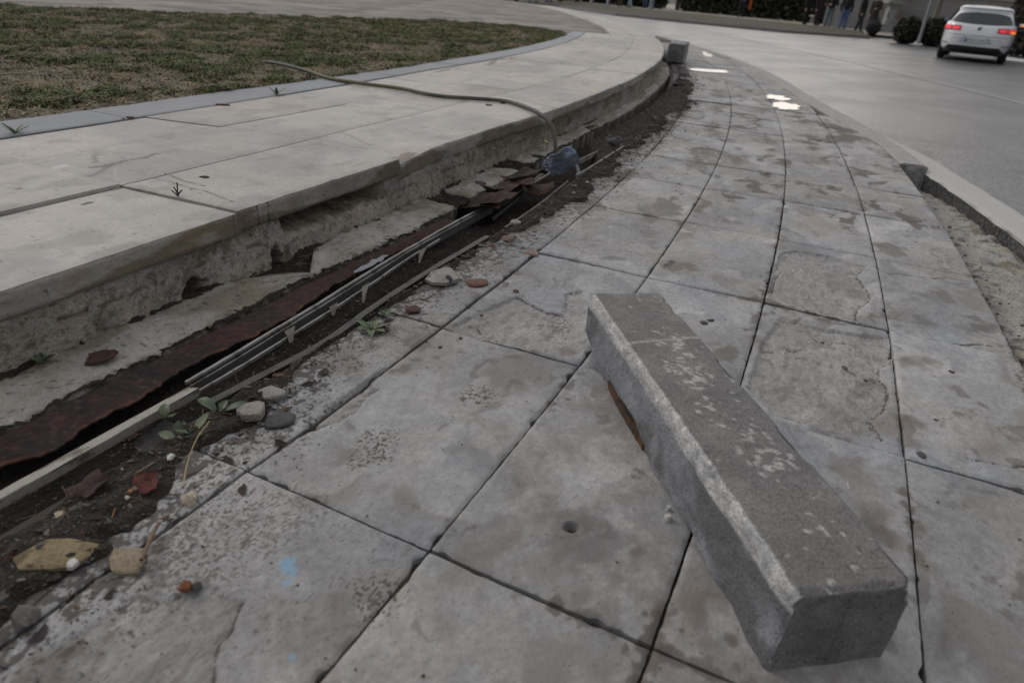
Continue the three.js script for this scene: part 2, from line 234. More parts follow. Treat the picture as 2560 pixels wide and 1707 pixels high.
// ---------------------------------------------------------------- setting: base ground, paving tiles
{ const g = new THREE.PlaneGeometry(800, 800); g.rotateX(-Math.PI / 2); const m = struct(mesh('ground', g, mat([.06, .055, .048]))); m.position.set(0, -.45, -150); }
const seamA = curve([[-3, 1.585], [2.4, 1.59], [4.55, 1.58], [5.08, 1.563], [5.5, 1.517], [6.06, 1.40], [7.45, 1.2], [10.4, 1.10], [13.3, .96], [15.6, .62], [19, .45]]);
const pavement = structGroup('pavement');
{
  const bed = upward(sheet(10, 60, (u, v) => { const s = mix(-2.4, 17, v), a = mix(-.24, seamA(s) - .005, u); return P(a, s, -.017); }, (u, v) => [u, v * 8]));
  mesh('joint_soil', bed, M.joint, pavement);
  const cols = [[-.21, 0], [LA[0], LA[1]], [LA[1], LA[2]], [LA[2], LA[3]], [LA[3], 9]];
  for (let r = 0; r < TS.length - 1; r++) for (let cI = 0; cI < 5; cI++) {
    const s0 = TS[r], s1 = TS[r + 1]; let [a0, a1] = cols[cI];
    if (cI && a0 > seamA((s0 + s1) / 2) - .1) continue;
    const near = s0 < 2.3 ? .0062 : s0 < 3.6 ? .011 : s0 < 6 ? .03 : .12;
    const jw = (s0 > 1.4 ? .0024 : .0018) + .0016 * rnd(), tilt = (rnd() - .5) * .008, lift = (rnd() - .5) * .006, ph = rnd() * 90;
    const edge1 = s => cI === 4 || a1 > seamA(s) ? seamA(s) - .004 : a1 - jw;
    const inset = s => a0 + jw;
    const w = edge1((s0 + s1) / 2) - a0, nu = Math.max(3, Math.round(w / near)), nv = Math.max(3, Math.round((s1 - s0) / near));
    const ripple = (x, k) => (fbm(x * 55 + ph, k * 7.7 + ph, 3) - .5) * .0032 - Math.max(0, fbm(x * 24 + ph, k * 3.1, 2) - .70) * .055;
    const pos = (u, v) => {
      let s = mix(s0 + jw, s1 - jw, v); const e0 = inset(s), e1 = edge1(s);
      let a = mix(e0, e1, u);
      const du = Math.min(a - e0, e1 - a), dv = Math.min(s - s0 - jw, s1 - jw - s);
      if (near < .05) { const kx = 1 - sm(0, .02, du), ky = 1 - sm(0, .02, dv); a += kx * (u < .5 ? -1 : 1) * (ripple(s, u < .5 ? 1 : 2)); s += ky * (v < .5 ? -1 : 1) * (ripple(a, v < .5 ? 3 : 4)); }
      let y = sampleRelief(a, s) + lift + tilt * (u - .5) + tilt * .7 * (v - .5);
      if (near < .05) y -= .0035 * (1 - sm(0, .007, Math.min(du, dv))) ;
      return P(a, s, y);
    };
    const g = upward(sheet(nu, nv, pos, (u, v) => [(mix(a0, edge1(s0), u) - A0) / AW, (mix(s0, s1, v) - S0) / SW], .03));
    mesh('paving_tile', g, M.tile, pavement);
  }
}

// ---------------------------------------------------------------- road, gutter edge, kerb stones, trench
const roadA = curve([[-4, 1.98], [2.0, 1.975], [2.95, 1.95], [3.82, 1.855], [4.5, 1.78], [5.2, 1.73], [6.3, 1.60], [7, 1.48], [8.2, 1.36], [10.8, 1.27], [14.5, .92], [19, .74], [25, 1.0], [32, 1.6], [60, 1.6]]);
const roadY = d => -.018 - .112 * sm(2.5, 12, d);
{
  const map = bake(2048, 2048, (u, v, c, x, y) => {
    const p = tn(u * 460, v * 460, 460), q = tn(u * 900, v * 900, 900), f = tfbm(u, v, 5, 5), g = tfbm(u + .37, v + .61, 18, 4);
    let b = .072 * (.84 + .32 * f) * (.84 + .32 * g) * (.40 + 1.2 * p) * (.7 + .6 * q); if (p > .8) b *= 1.8; if (p < .2) b *= .6;
    c[0] = b * .98; c[1] = b; c[2] = b * 1.04;
    lerp3(c, [.035, .034, .034], sm(.60, .68, tfbm(u + .8, v + .15, 7, 5)) * .6);                          // old oil and patching
    const k = Math.abs(tfbm(u + .21, v + .47, 6, 5) - .5); lerp3(c, [.02, .02, .02], (1 - sm(.002, .005, k)) * .7 * sm(.5, .6, tfbm(u + .5, v + .9, 4, 2)));   // hair cracks
  });
  const rmap = bake(512, 512, (u, v, c) => { const f = tfbm(u + .1, v + .3, 5, 5); c[0] = c[2] = 0; c[1] = .37 + .05 * sm(.3, .7, f); }, THREE.RepeatWrapping, false);
  const bump = bake(512, 512, (u, v, c) => { c[0] = c[1] = c[2] = .5 * tn(u * 256, v * 256, 256) + .5 * tn(u * 130, v * 130, 130); }, THREE.RepeatWrapping, false);
  M.road = mat([1, 1, 1], { map, roughnessMap: rmap, bumpMap: bump, bumpScale: .006, roughness: 1 });
  const ss = []; for (let s = -4; s < 9; s += .25) ss.push(s); for (let s = 9; s <= 75; s += 1) ss.push(s);
  const aa = [0, .04, .1, .2, .35, .6, 1, 1.5, 2.2, 3, 4, 6, 8, 11, 15, 20, 28, 40, 60];
  const g = upward(sheet(aa.length - 1, ss.length - 1, (u, v) => { const i = Math.round(u * (aa.length - 1)), s = ss[Math.round(v * (ss.length - 1))], a = roadA(s) + aa[i], p = P(a, s, 0); p.y = roadY(Math.hypot(p.x, p.z)); return p; },
    (u, v) => { const i = Math.round(u * (aa.length - 1)), s = ss[Math.round(v * (ss.length - 1))]; const p = P(roadA(s) + aa[i], s); return [p.x / 4, p.z / 4]; }));
  struct(mesh('road', g, M.road));
  // the worn edge of the road: a rough wall of old concrete above the emptied kerb bed
  M.gutter = mat([.46, .45, .43], { roughness: .85, bumpMap: grainAt(3, 3), bumpScale: .006 });
  const gutter = structGroup('gutter');
  const wob = s => (fbm(s * 9, 3, 3) - .5) * .03;
  mesh('gutter_top', upward(sheet(8, 220, (u, v) => { const s = mix(-3, 8.4, v), w = .25 * (1 - .6 * sm(4.6, 7.5, s)), a = roadA(s) + wob(s) - .012 + u * w, q = P(a, s, 0); q.y = roadY(Math.hypot(q.x, q.z)) + .006 + .003 * fbm(a * 40, s * 40, 2) - (u < .01 ? .012 : 0) - (u > .99 ? .012 : 0); return q; }, (u, v) => [u * .3, v * 11])), M.gutter, gutter);
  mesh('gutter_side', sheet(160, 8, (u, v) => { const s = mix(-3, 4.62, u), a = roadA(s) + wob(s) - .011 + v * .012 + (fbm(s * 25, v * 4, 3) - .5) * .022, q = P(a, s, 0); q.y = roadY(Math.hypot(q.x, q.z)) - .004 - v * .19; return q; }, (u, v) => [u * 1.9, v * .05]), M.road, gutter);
  // bed of the missing kerb stones
  const bedMap = bake(512, 512, (u, v, c) => { const f = tfbm(u, v, 8, 5), q = tn(u * 90, v * 90, 90); const b = .34 * (.72 + .5 * f) * (.85 + .3 * q); c[0] = b * 1.04; c[1] = b; c[2] = b * .9; lerp3(c, [.10, .085, .07], sm(.58, .75, tfbm(u + .3, v, 12, 4)) * .8); lerp3(c, [.34, .29, .19], sm(.55, .7, tfbm(u, v + .4, 5, 3)) * .4); });
  M.bed = mat([1, 1, 1], { map: bedMap, bumpMap: grainAt(2, 2), bumpScale: .02 });
  const bedY = curve([[-3, -.045], [2.2, -.045], [2.9, -.06], [3.3, -.085], [4.0, -.12], [4.7, -.17]]);
  const bed = structGroup('kerb_bed');
  mesh('mortar_bed', upward(sheet(22, 300, (u, v) => { const s = mix(-3, 4.75, v), a = mix(1.57, 1.96, u); const n = fbm(a * 18, s * 14, 4); return P(a, s, bedY(s) + (n - .5) * .05 - .14 * sm(.16, .02, u) - .03 * sm(.75, .95, u)); }, (u, v) => [u * .55, v * 11])), M.bed, bed);
  // rim of soil and rubble where the paving breaks off
  const rubble = [];
  for (let k = 0; k < 200; k++) { const s = mix(1.2, 4.4, rnd()), r = .002 + .009 * Math.pow(rnd(), 4), q = P(1.585 + Math.pow(rnd(), 2) * .12, s, bedY(s) + .012); const ge = new THREE.IcosahedronGeometry(r, 1); const pp = ge.attributes.position; for (let i = 0; i < pp.count; i++) { const n = .7 + .6 * vn3(pp.getX(i) * 90 + k, pp.getY(i) * 90, pp.getZ(i) * 90); pp.setXYZ(i, pp.getX(i) * n + q.x, pp.getY(i) * n * .7 + q.y, pp.getZ(i) * n + q.z); } rubble.push(ge); }
  const rb = mesh('rubble', mergeGeometries(rubble), mat([.12, .105, .09]), bed); rb.geometry.computeVertexNormals(); rb.userData.kind = 'stuff';
}
const graniteMap = bake(1024, 1024, (u, v, c) => {
  const f = tfbm(u, v, 10, 4), a = tn(u * 200, v * 200, 200), b = tn(u * 330 + .4, v * 330, 330), d = tn(u * 260, v * 260 + .7, 260);
  let k = .74 * (.85 + .3 * f); k *= a > .68 ? .62 : 1; k *= b > .7 ? 1.3 : 1; k *= d > .78 ? .75 : 1; k = Math.min(1, k);
  c[0] = k; c[1] = k; c[2] = k;
});
M.granite = mat([1.4, 1.4, 1.4], { map: graniteMap, vertexColors: true, roughness: .72, bumpMap: grainAt(1, 1), bumpScale: .004 });
M.kerbStone = mat([.46, .445, .425], { map: graniteMap, roughness: .8, bumpMap: grainAt(2, 2), bumpScale: .004 });
M.kerbEnd = mat([.42, .41, .40], { map: graniteMap, roughness: .85 });
{
  const kerb = structGroup('kerb');
  let s = 4.5;
  for (let k = 0; k < 14; k++) {
    const s1 = s + (k === 0 ? .62 : .98), ka0 = q => seamA(q) + .012, ka1 = q => roadA(q) - .004;
    const pos = (u, v) => { const q = mix(s + .004, s1 - .004, v), a = mix(ka0(q), ka1(q), u), d = Math.min(u, 1 - u) * .18; return P(a, q, .002 - .01 * (1 - sm(0, .03, d)) + (fbm(a * 20, q * 20, 2) - .5) * .004); };
    const st = mesh('kerb_stone', upward(sheet(12, 16, pos, (u, v) => [u * .2, v * .9], .24)), M.kerbStone, kerb);
    if (k === 0) {   // the broken end of the last stone left standing, dark granite
      const e = sheet(14, 12, (u, v) => { const a = mix(ka0(s), ka1(s), u), q = P(a, s + .002 - .03 * fbm(u * 6, v * 6, 3) * (1 - v * .3), -.008 - v * .2); return q; }, (u, v) => [u * .2, v * .2]);
      mesh('broken_end', e, M.kerbEnd, st);
    }
    s = s1;
  }
}

// ---------------------------------------------------------------- raised pavement: limestone slabs, edging strip, lawn, plaza beyond
const YT = .21, YB = .145;
const noseA = curve([[-3, -.70], [0, -.716], [.55, -.728], [1.3, -.724], [2, -.71], [2.7, -.685], [3.3, -.632], [4.44, -.567], [5.27, -.52], [6.66, -.453], [8.3, -.39], [9.9, -.358], [11.9, -.325], [15.4, -.335], [18.9, -.40], [23.1, -.15], [27.8, .35], [40, .9], [75, 1.4]]);
const line1A = curve([[-3, -1.20], [2, -1.21], [3, -1.17], [5, -1.02], [8, -.87], [12, -.78], [20, -.8], [28, -.1]]);
const line2A = curve([[-3, -1.68], [1.6, -1.665], [2.6, -1.62], [3.6, -1.575], [5.2, -1.45], [8, -1.28], [12, -1.14], [20, -1.2], [28, -.5]]);
const gInA = curve([[-3, -2.06], [2.5, -2.045], [4.6, -2.02], [6, -1.92], [8, -1.80], [12, -1.6], [14, -1.55]]);
const gOutA = curve([[-3, -2.34], [2.4, -2.325], [3.7, -2.27], [5.7, -2.19], [8.3, -2.035], [11.3, -1.86], [13, -1.80]]);
const slabMarks = (() => {
  const dark = [.15, .135, .115], fine = [.09, .08, .07], make = (z, pad) => ([l, w, k, col]) => { const line = trace(z, l, YT); line.s0 = Math.min(...line.map(q => q[1])) - pad; line.s1 = Math.max(...line.map(q => q[1])) + pad; return { line, w, k, col }; };
  return [[[[1060, 1055], [980, 1080], [880, 1095], [790, 1115], [700, 1140], [620, 1145]], .018, .75, dark], [[[760, 1120], [690, 1170], [640, 1195], [590, 1205]], .014, .6, dark], [[[640, 1065], [650, 1110]], .016, .6, dark], [[[820, 1075], [860, 1095]], .01, .5, dark], [[[870, 1270], [1130, 1330], [1370, 1385]], .003, .6, fine],
    [[[1130, 1185], [1240, 1235], [1390, 1272]], .006, .8, fine], [[[1040, 1212], [1110, 1235], [1180, 1248]], .005, .6, fine], [[[1180, 1255], [1290, 1285], [1400, 1310], [1480, 1340], [1590, 1382]], .006, .8, fine], [[[1290, 1295], [1380, 1330]], .004, .6, fine], [[[2130, 945], [2352, 985], [2450, 1010]], .004, .6, fine], [[[1850, 1010], [2000, 1000], [2200, 985]], .005, .35, fine], [[[780, 1150], [795, 1240]], .008, .3, [.5, .48, .45]]].map(make(z1, .05))
    .concat([[[[1970, 375], [2010, 330], [2028, 285]], .05, .8, [.12, .10, .085]], [[[1880, 215], [1940, 235], [1985, 258]], .06, .6, [.12, .1, .085]], [[[1020, 440], [1070, 405]], .03, .8, [.1, .085, .07]], [[[80, 1005], [200, 1015], [290, 1020]], .004, .6, fine]].map(make(z2, .2)));
})();
const slabSpots = [[...AS(...z1(405, 1138), YT), .022, .035, [.55, .54, .52], .9], [...AS(...z1(595, 1372), YT), .012, .02, [.10, .09, .08], .9], [...AS(...z2(440, 1050), YT), .035, .09, [.17, .12, .09], .7], [...AS(...z2(1160, 420), YT), .04, .3, [.22, .2, .18], .5], [...AS(...z2(700, 480), YT), .03, .2, [.12, .11, .09], .7]];
const stoneMap = bake(1024, 2048, (u, v, c) => {
  const a = -2.6 + 2 * u, s = -1 + 7 * v, f = fbm(a * 2.5 + 3, s * 1.6, 4), g = fbm(a * 14, s * 9 + 40, 4), h = fbm(a * 100, s * 60, 2), lay = fbm(a * 5 + s * .8, s * 34 + a * 6, 3);
  const b = .40 * (.86 + .28 * f) * (.92 + .16 * g) * (.92 + .16 * h) * (.94 + .12 * lay);
  c[0] = b * 1.065; c[1] = b * .98; c[2] = b * .88;
  lerp3(c, [b * .80, b * .78, b * .75], sm(.50, .66, fbm(a * 3 + 20, s * 2.2 + 9, 5)) * .7); lerp3(c, [b * .70, b * .66, b * .60], sm(.58, .70, fbm(a * 9 + 4, s * 6 + 77, 5)) * .55); const gr = vn(a * 210, s * 150); lerp3(c, [b * .62, b * .58, b * .54], sm(.78, .92, gr) * .5);
  const pit = vn(a * 75, s * 60); lerp3(c, [.10, .085, .07], sm(.93, .975, pit) * .75);
  for (const { line, w, k, col } of slabMarks) { if (s < line.s0 || s > line.s1) continue; const q = Math.abs(lineDist(line, a, s) + (fbm(a * 50, s * 50, 3) - .5) * w * 1.6); lerp3(c, col, (1 - sm(w * .4, w, q)) * k); }
  for (const [pa, ps, ra, rs, cc, k] of slabSpots) { const q = Math.hypot((a - pa) / ra, (s - ps) / rs) + (fbm(a * 40, s * 40, 3) - .5) * .9; if (q < 1.2) lerp3(c, cc, (1 - sm(.7, 1.1, q)) * k); }
}, THREE.MirroredRepeatWrapping);
const slabUV = (a, s) => [(a + 2.6) / 2, (s + 1) / 7];
M.stone = mat([1, 1, 1], { map: stoneMap, vertexColors: true, roughness: .72, bumpMap: grainAt(2, 6), bumpScale: .0015 });
M.stoneFace = mat([1, 1, 1], { map: stoneMap, vertexColors: true, roughness: .85, bumpMap: grainAt(2.4, 7), bumpScale: .004 });
M.stripGrey = mat([.235, .25, .272], { vertexColors: true, roughness: .62, bumpMap: grainAt(2, 2), bumpScale: .0015, map: graniteMapSoft() });
function graniteMapSoft() { return bake(512, 512, (u, v, c) => { const f = tfbm(u, v, 5, 4), p = tn(u * 170, v * 170, 170); const b = (.78 + .44 * f) * (.9 + .2 * p); c[0] = c[1] = c[2] = Math.min(1, b * .85); }); }
const raised = structGroup('raised_pavement');
function slab(a0, a1, s0, s1, o = {}) {
  const gap = .0025, lift = o.lift ?? (rnd() - .5) * .005, tone = o.tone ?? .93 + rnd() * .13, warm = (rnd() - .5) * .05, len = s1(0) - s0(0);
  const ph = rnd() * 50, nz = s => (fbm(s * 26 + ph, 1, 3) - .5) * .006 - Math.max(0, fbm(s * 13 + ph, 5, 2) - .76) * .05;
  const nu = o.nu || (len > 3 ? 6 : 18), nv = o.nv || Math.max(6, Math.min(o.nose ? 90 : 46, Math.round(len / (o.nose ? .012 : .03))));
  const pos = (u, v) => {
    let s = mix(s0(u) + gap, s1(u) - gap, v), e0 = a0(s) + gap, e1 = a1(s) - gap, a = mix(e0, e1, u);
    const du = Math.min(a - e0, e1 - a), dv = Math.min(v, 1 - v) * (s1(u) - s0(u)), d = Math.min(du, dv);
    if (u > .999 && o.nose) a += nz(s);
    const q = P(a, s, YT + lift + (o.tip ? o.tip(u, v) : 0) + (fbm(a * 6, s * 4, 2) - .5) * .003 - .004 * (1 - sm(0, .012, d)));
    return q;
  };
  const g = upward(sheet(nu, nv, pos, (u, v) => { const s = mix(s0(u), s1(u), v); return slabUV(mix(a0(s), a1(s), u), s); }, o.thick || .06, () => [tone * (1 + warm), tone, tone * (1 - warm)]));
  const m = mesh(o.name || 'limestone_slab', g, o.material || M.stone, raised);
  if (o.nose) {                                   // the weathered front of the slab
    const face = sheet(nv, 10, (u, v) => { const s = mix(s0(1) + gap, s1(1) - gap, u), q = pos(1, u); const out = (fbm(s * 40, v * 3 + ph, 3) - .5) * .004 + .003 - .004 * sm(.2, 0, Math.min(v, 1 - v) * 4); const p = P(a1(s) - gap + nz(s) + out, s, q.y - .001 - v * (o.thick + .002)); return p; }, (u, v) => slabUV(-1 - v * .06, mix(s0(1), s1(1), u)), 0, (u, v) => {
      const s = mix(s0(1), s1(1), u), f = fbm(s * 5, v * 1.5 + 9, 4), c = [.74, .73, .72]; lerp3(c, [.92, .94, .98], sm(.48, .66, fbm(s * 4 + 30, v * 2, 3)) * .7); lerp3(c, [.36, .30, .22], sm(.5, .56, fbm(s * 3 + 70, v * .8, 3) + (v - .62) * .32) * .85); lerp3(c, [.62, .5, .36], sm(.55, .7, fbm(s * 14, v * 3, 4)) * .5); const sp = vn(s * 170, v * 12); lerp3(c, [.25, .22, .2], sm(.85, .95, sp) * .6); return c.map(x => x * tone); });
    mesh('front_face', face, M.stoneFace, m);
  }
  return m;
}
const K = x => () => x;
// joints read from the photograph: [s at the inner side, s at the outer side]
const J = (pi, po, y = YT) => { const s = AS(...pi, y)[1], t = AS(...po, y)[1]; return u => mix(s, t, u); };
const noseJ = [K(-1.6), J(z1(810, 1255), z1(1602, 1432)), J([866, 330], [1018, 398]), J([1240, 235], [1398, 271]), K(4.44), K(5.27), K(6.2), K(7.2), K(8.4), K(9.9), K(11.4), K(13), K(15), K(17.5), K(20.5), K(24), K(28)];
const row2J = [K(-1.6), J(z1(130, 1110), z1(805, 1255)), J(z1(1520, 862), z1(2070, 940)), K(2.95), K(4.1), K(5.2), K(6.4), K(7.6), K(9), K(10.6), K(12.5), K(15), K(18), K(22), K(28)];
const row3J = [K(-1.6), J(z1(-300, 1050), z1(140, 1112)), J(z1(990, 797), z1(1512, 862)), J(z1(1900, 660), z1(2352, 706)), K(3.9), K(5.1), K(6.3), K(7.8), K(9.4), K(11), K(12.6)];
for (let k = 0; k + 1 < noseJ.length; k++) slab(line1A, noseA, noseJ[k], noseJ[k + 1], { nose: true, thick: YT - YB, nu: 26, lift: [-.007, 0, 0][k], tip: k === 2 ? (u, v) => -.022 * sm(.16, 0, v + (1 - u) * .3) : null, tone: k === 2 ? 1.06 : undefined });
for (let k = 0; k + 1 < row2J.length; k++) slab(line2A, line1A, row2J[k], row2J[k + 1], { lift: k === 0 ? .006 : undefined });
for (let k = 0; k + 1 < row3J.length; k++) slab(gInA, line2A, row3J[k], row3J[k + 1]);
{ const stops = [-1.6, .2, 1.5, 2.75, 4.0, 5.2, 6.5, 7.9, 9.4, 11, 12.4]; for (let k = 0; k + 1 < stops.length; k++) slab(gOutA, gInA, K(stops[k]), K(stops[k + 1]), { name: 'edging_strip', material: M.stripGrey, lift: .004 + (rnd() - .5) * .003, tone: .95 + rnd() * .1 }); }
{
  const map = bake(1024, 1024, (u, v, c) => { const f = tfbm(u, v, 4, 5), g = tfbm(u + .3, v * 1, 14, 4), q = tn(u * 200, v * 200, 200); const b = .215 * (.7 + .6 * f) * (.75 + .5 * g) * (.9 + .2 * q); c[0] = b * 1.08; c[1] = b * .975; c[2] = b * .87; lerp3(c, [.115, .10, .085], sm(.50, .62, tfbm(u + .6, v + .2, 9, 4)) * .8); });
  const g = upward(sheet(60, 90, (u, v) => { const s = mix(-6, 75, v * v * .8 + v * .2), a = mix(-34, noseA(s) - .03, u); return P(a, s, .165 + .012 * sm(8, 14, s) * fbm(a * 3, s * 3, 2)); }, (u, v) => { const s = mix(-6, 75, v * v * .8 + v * .2), q = P(mix(-34, noseA(s), u), s); return [q.x / 5, q.z / 5]; }));
  struct(mesh('plaza', g, mat([1, 1, 1], { map, roughness: .9 })));
}
// lawn: soil sheet and grass
const lawnFar = curve([[-34, 0], [-7.92, 5.95], [-7.15, 7.19], [-5.29, 10.31], [-4.2, 11.9], [-3.1, 12.6], [-2.4, 12.45], [-1.86, 11.4]]);
const lawnPoly = []; for (let s = -2; s <= 11.3; s += .5) lawnPoly.push([gOutA(s) - .004, s]); lawnPoly.push([-1.9, 11.6], [-2.4, 12.45], [-3.1, 12.6], [-4.2, 11.9], [-5.29, 10.31], [-7.15, 7.19], [-7.92, 5.95], [-9.5, 3.6], [-9.5, -2]);
const inLawn = (a, s) => polyDist(lawnPoly, a, s) < 0;
const lawnY = (a, s) => YT - .012 + (fbm(a * 3, s * 3, 3) - .4) * .05 + (fbm(a * 16, s * 16, 2) - .5) * .02;
const greenAt = (a, s) => sm(.45, .60, fbm(a * 4.6 + 5, s * 3.2 + 8, 5)) ;
{
  const shape = new THREE.Shape(lawnPoly.map(([a, s]) => new THREE.Vector2(a, s)));
  // a grid of soil cut to the outline of the lawn
  const p = [], uv = [], idx = [], c = [], na = 190, ns = 300, id = new Int32Array((na + 1) * (ns + 1)).fill(-1);
  for (let j = 0; j <= ns; j++) for (let i = 0; i <= na; i++) { const a = mix(-9.5, -1.78, i / na), s = mix(-2, 12.7, j / ns), d = polyDist(lawnPoly, a, s); if (d > .06) continue; id[j * (na + 1) + i] = p.length / 3; const q = P(a, s, lawnY(a, s) - .05 * sm(-.03, .05, d)); p.push(q.x, q.y, q.z); uv.push(a, s); }
  for (let j = 0; j < ns; j++) for (let i = 0; i < na; i++) { const k = j * (na + 1) + i, a = id[k], b = id[k + 1], d = id[k + na + 1], e = id[k + na + 2]; if (Math.min(a, b, d, e) < 0) continue; idx.push(a, b, e, a, e, d); }
  const g = new THREE.BufferGeometry(); g.setAttribute('position', new THREE.Float32BufferAttribute(p, 3)); g.setAttribute('uv', new THREE.Float32BufferAttribute(uv, 2)); g.setIndex(idx); g.computeVertexNormals(); upward(g);
  const map = bake(1024, 1024, (u, v, c) => { const f = tfbm(u, v, 8, 5), q = tn(u * 256, v * 256, 256); const b = .5 + f; c[0] = .115 * b * (.7 + .6 * q); c[1] = .108 * b * (.7 + .6 * q); c[2] = .083 * b * (.7 + .6 * q); lerp3(c, [.24, .20, .13], sm(.5, .7, tfbm(u + .2, v + .7, 12, 4)) * .6); });
  struct(mesh('lawn', g, mat([1, 1, 1], { map })));
  // tufts
  const blade = (n, h, spread, seed) => { const r = mulberry(seed), P_ = [], I = []; for (let k = 0; k < n; k++) { const t = r() * 6.283, w = .0016 + r() * .0016, H = h * (.5 + r() * .7), l = spread * (.3 + r()), ox = (r() - .5) * .05, oz = (r() - .5) * .05, cx = Math.cos(t), cz = Math.sin(t), b = P_.length / 3; P_.push(ox - cz * w, 0, oz + cx * w, ox + cz * w, 0, oz - cx * w, ox + cx * l * .4 - cz * w * .8, H * .6, oz + cz * l * .4 + cx * w * .8, ox + cx * l * .4 + cz * w * .8, H * .6, oz + cz * l * .4 - cx * w * .8, ox + cx * l, H * (.8 - r() * .3), oz + cz * l); I.push(b, b + 1, b + 3, b, b + 3, b + 2, b + 2, b + 3, b + 4); } const g = new THREE.BufferGeometry(); g.setAttribute('position', new THREE.Float32BufferAttribute(P_, 3)); g.setIndex(I); g.computeVertexNormals(); return g; };
  const gm = mat([1, 1, 1], { roughness: .8, side: THREE.DoubleSide });
  const N = 120000, im = new THREE.InstancedMesh(blade(8, .032, .03, 3), gm, N), dm = new THREE.Matrix4(), q = new THREE.Quaternion(), e = new THREE.Euler(), col = new THREE.Color(); let k = 0;
  const gr = mulberry(19);
  while (k < N) {
    const a = mix(-9.4, -1.8, Math.pow(gr(), .8)), s = mix(-1.2, 12.6, Math.pow(gr(), 1.15)); if (!inLawn(a, s)) continue;
    const gn = greenAt(a, s); if (gr() > .5 + .5 * gn) continue;
    const y = lawnY(a, s), sc = .55 + gr() * .7 + gn * .35, p = P(a, s, y - .004); e.set((gr() - .5) * .5, gr() * 6.28, (gr() - .5) * .5); q.setFromEuler(e);
    dm.compose(p, q, new THREE.Vector3(sc * 1.2, sc * (.6 + .5 * gn), sc * 1.2)); im.setMatrixAt(k, dm);
    const t = gr(), d = .75 + .5 * gr(); if (t < .06 + .68 * gn) col.setRGB(.075 * d + .025 * gr(), .115 * d, .030 * d); else if (t < .9) col.setRGB(.25 * d, .20 * d, .12 * d); else col.setRGB(.10 * d, .062 * d, .038 * d);
    im.setColorAt(k++, col);
  }
  im.name = 'grass'; im.castShadow = im.receiveShadow = true; scene.add(im); tag(im, 'patchy short grass, half green and half dry, on the raised lawn', 'grass', null, 'stuff');
}

// ---------------------------------------------------------------- riser wall under the slabs, ledge, light channel, soil
M.mortar = mat([1, 1, 1], { vertexColors: true, map: bake(1024, 512, (u, v, c) => { const f = tfbm(u, v, 16, 4), p = tn(u * 256, v * 256, 256), q = tn(u * 110, v * 110, 110); let b = .8 + .4 * (f - .5) + .2 * (p - .5); if (q > .9) b *= .5; c[0] = c[1] = c[2] = b * .95; }), bumpMap: grainAt(4, 2.5), bumpScale: .010, roughness: .95 });
const footA = curve([[-3, -.70], [.5, -.715], [.9, -.70], [1.8, -.695], [2.8, -.67], [3.8, -.65], [4.34, -.585], [5.9, -.5], [8.4, -.40], [10.3, -.37], [12, -.34], [15.4, -.345], [19, -.41], [28, .33]]);
const cav = AS(500, 725, .02)[1], cav2 = AS(690, 640, .02)[1], und0 = AS(660, 535, .12)[1], und1 = AS(905, 455, .13)[1];
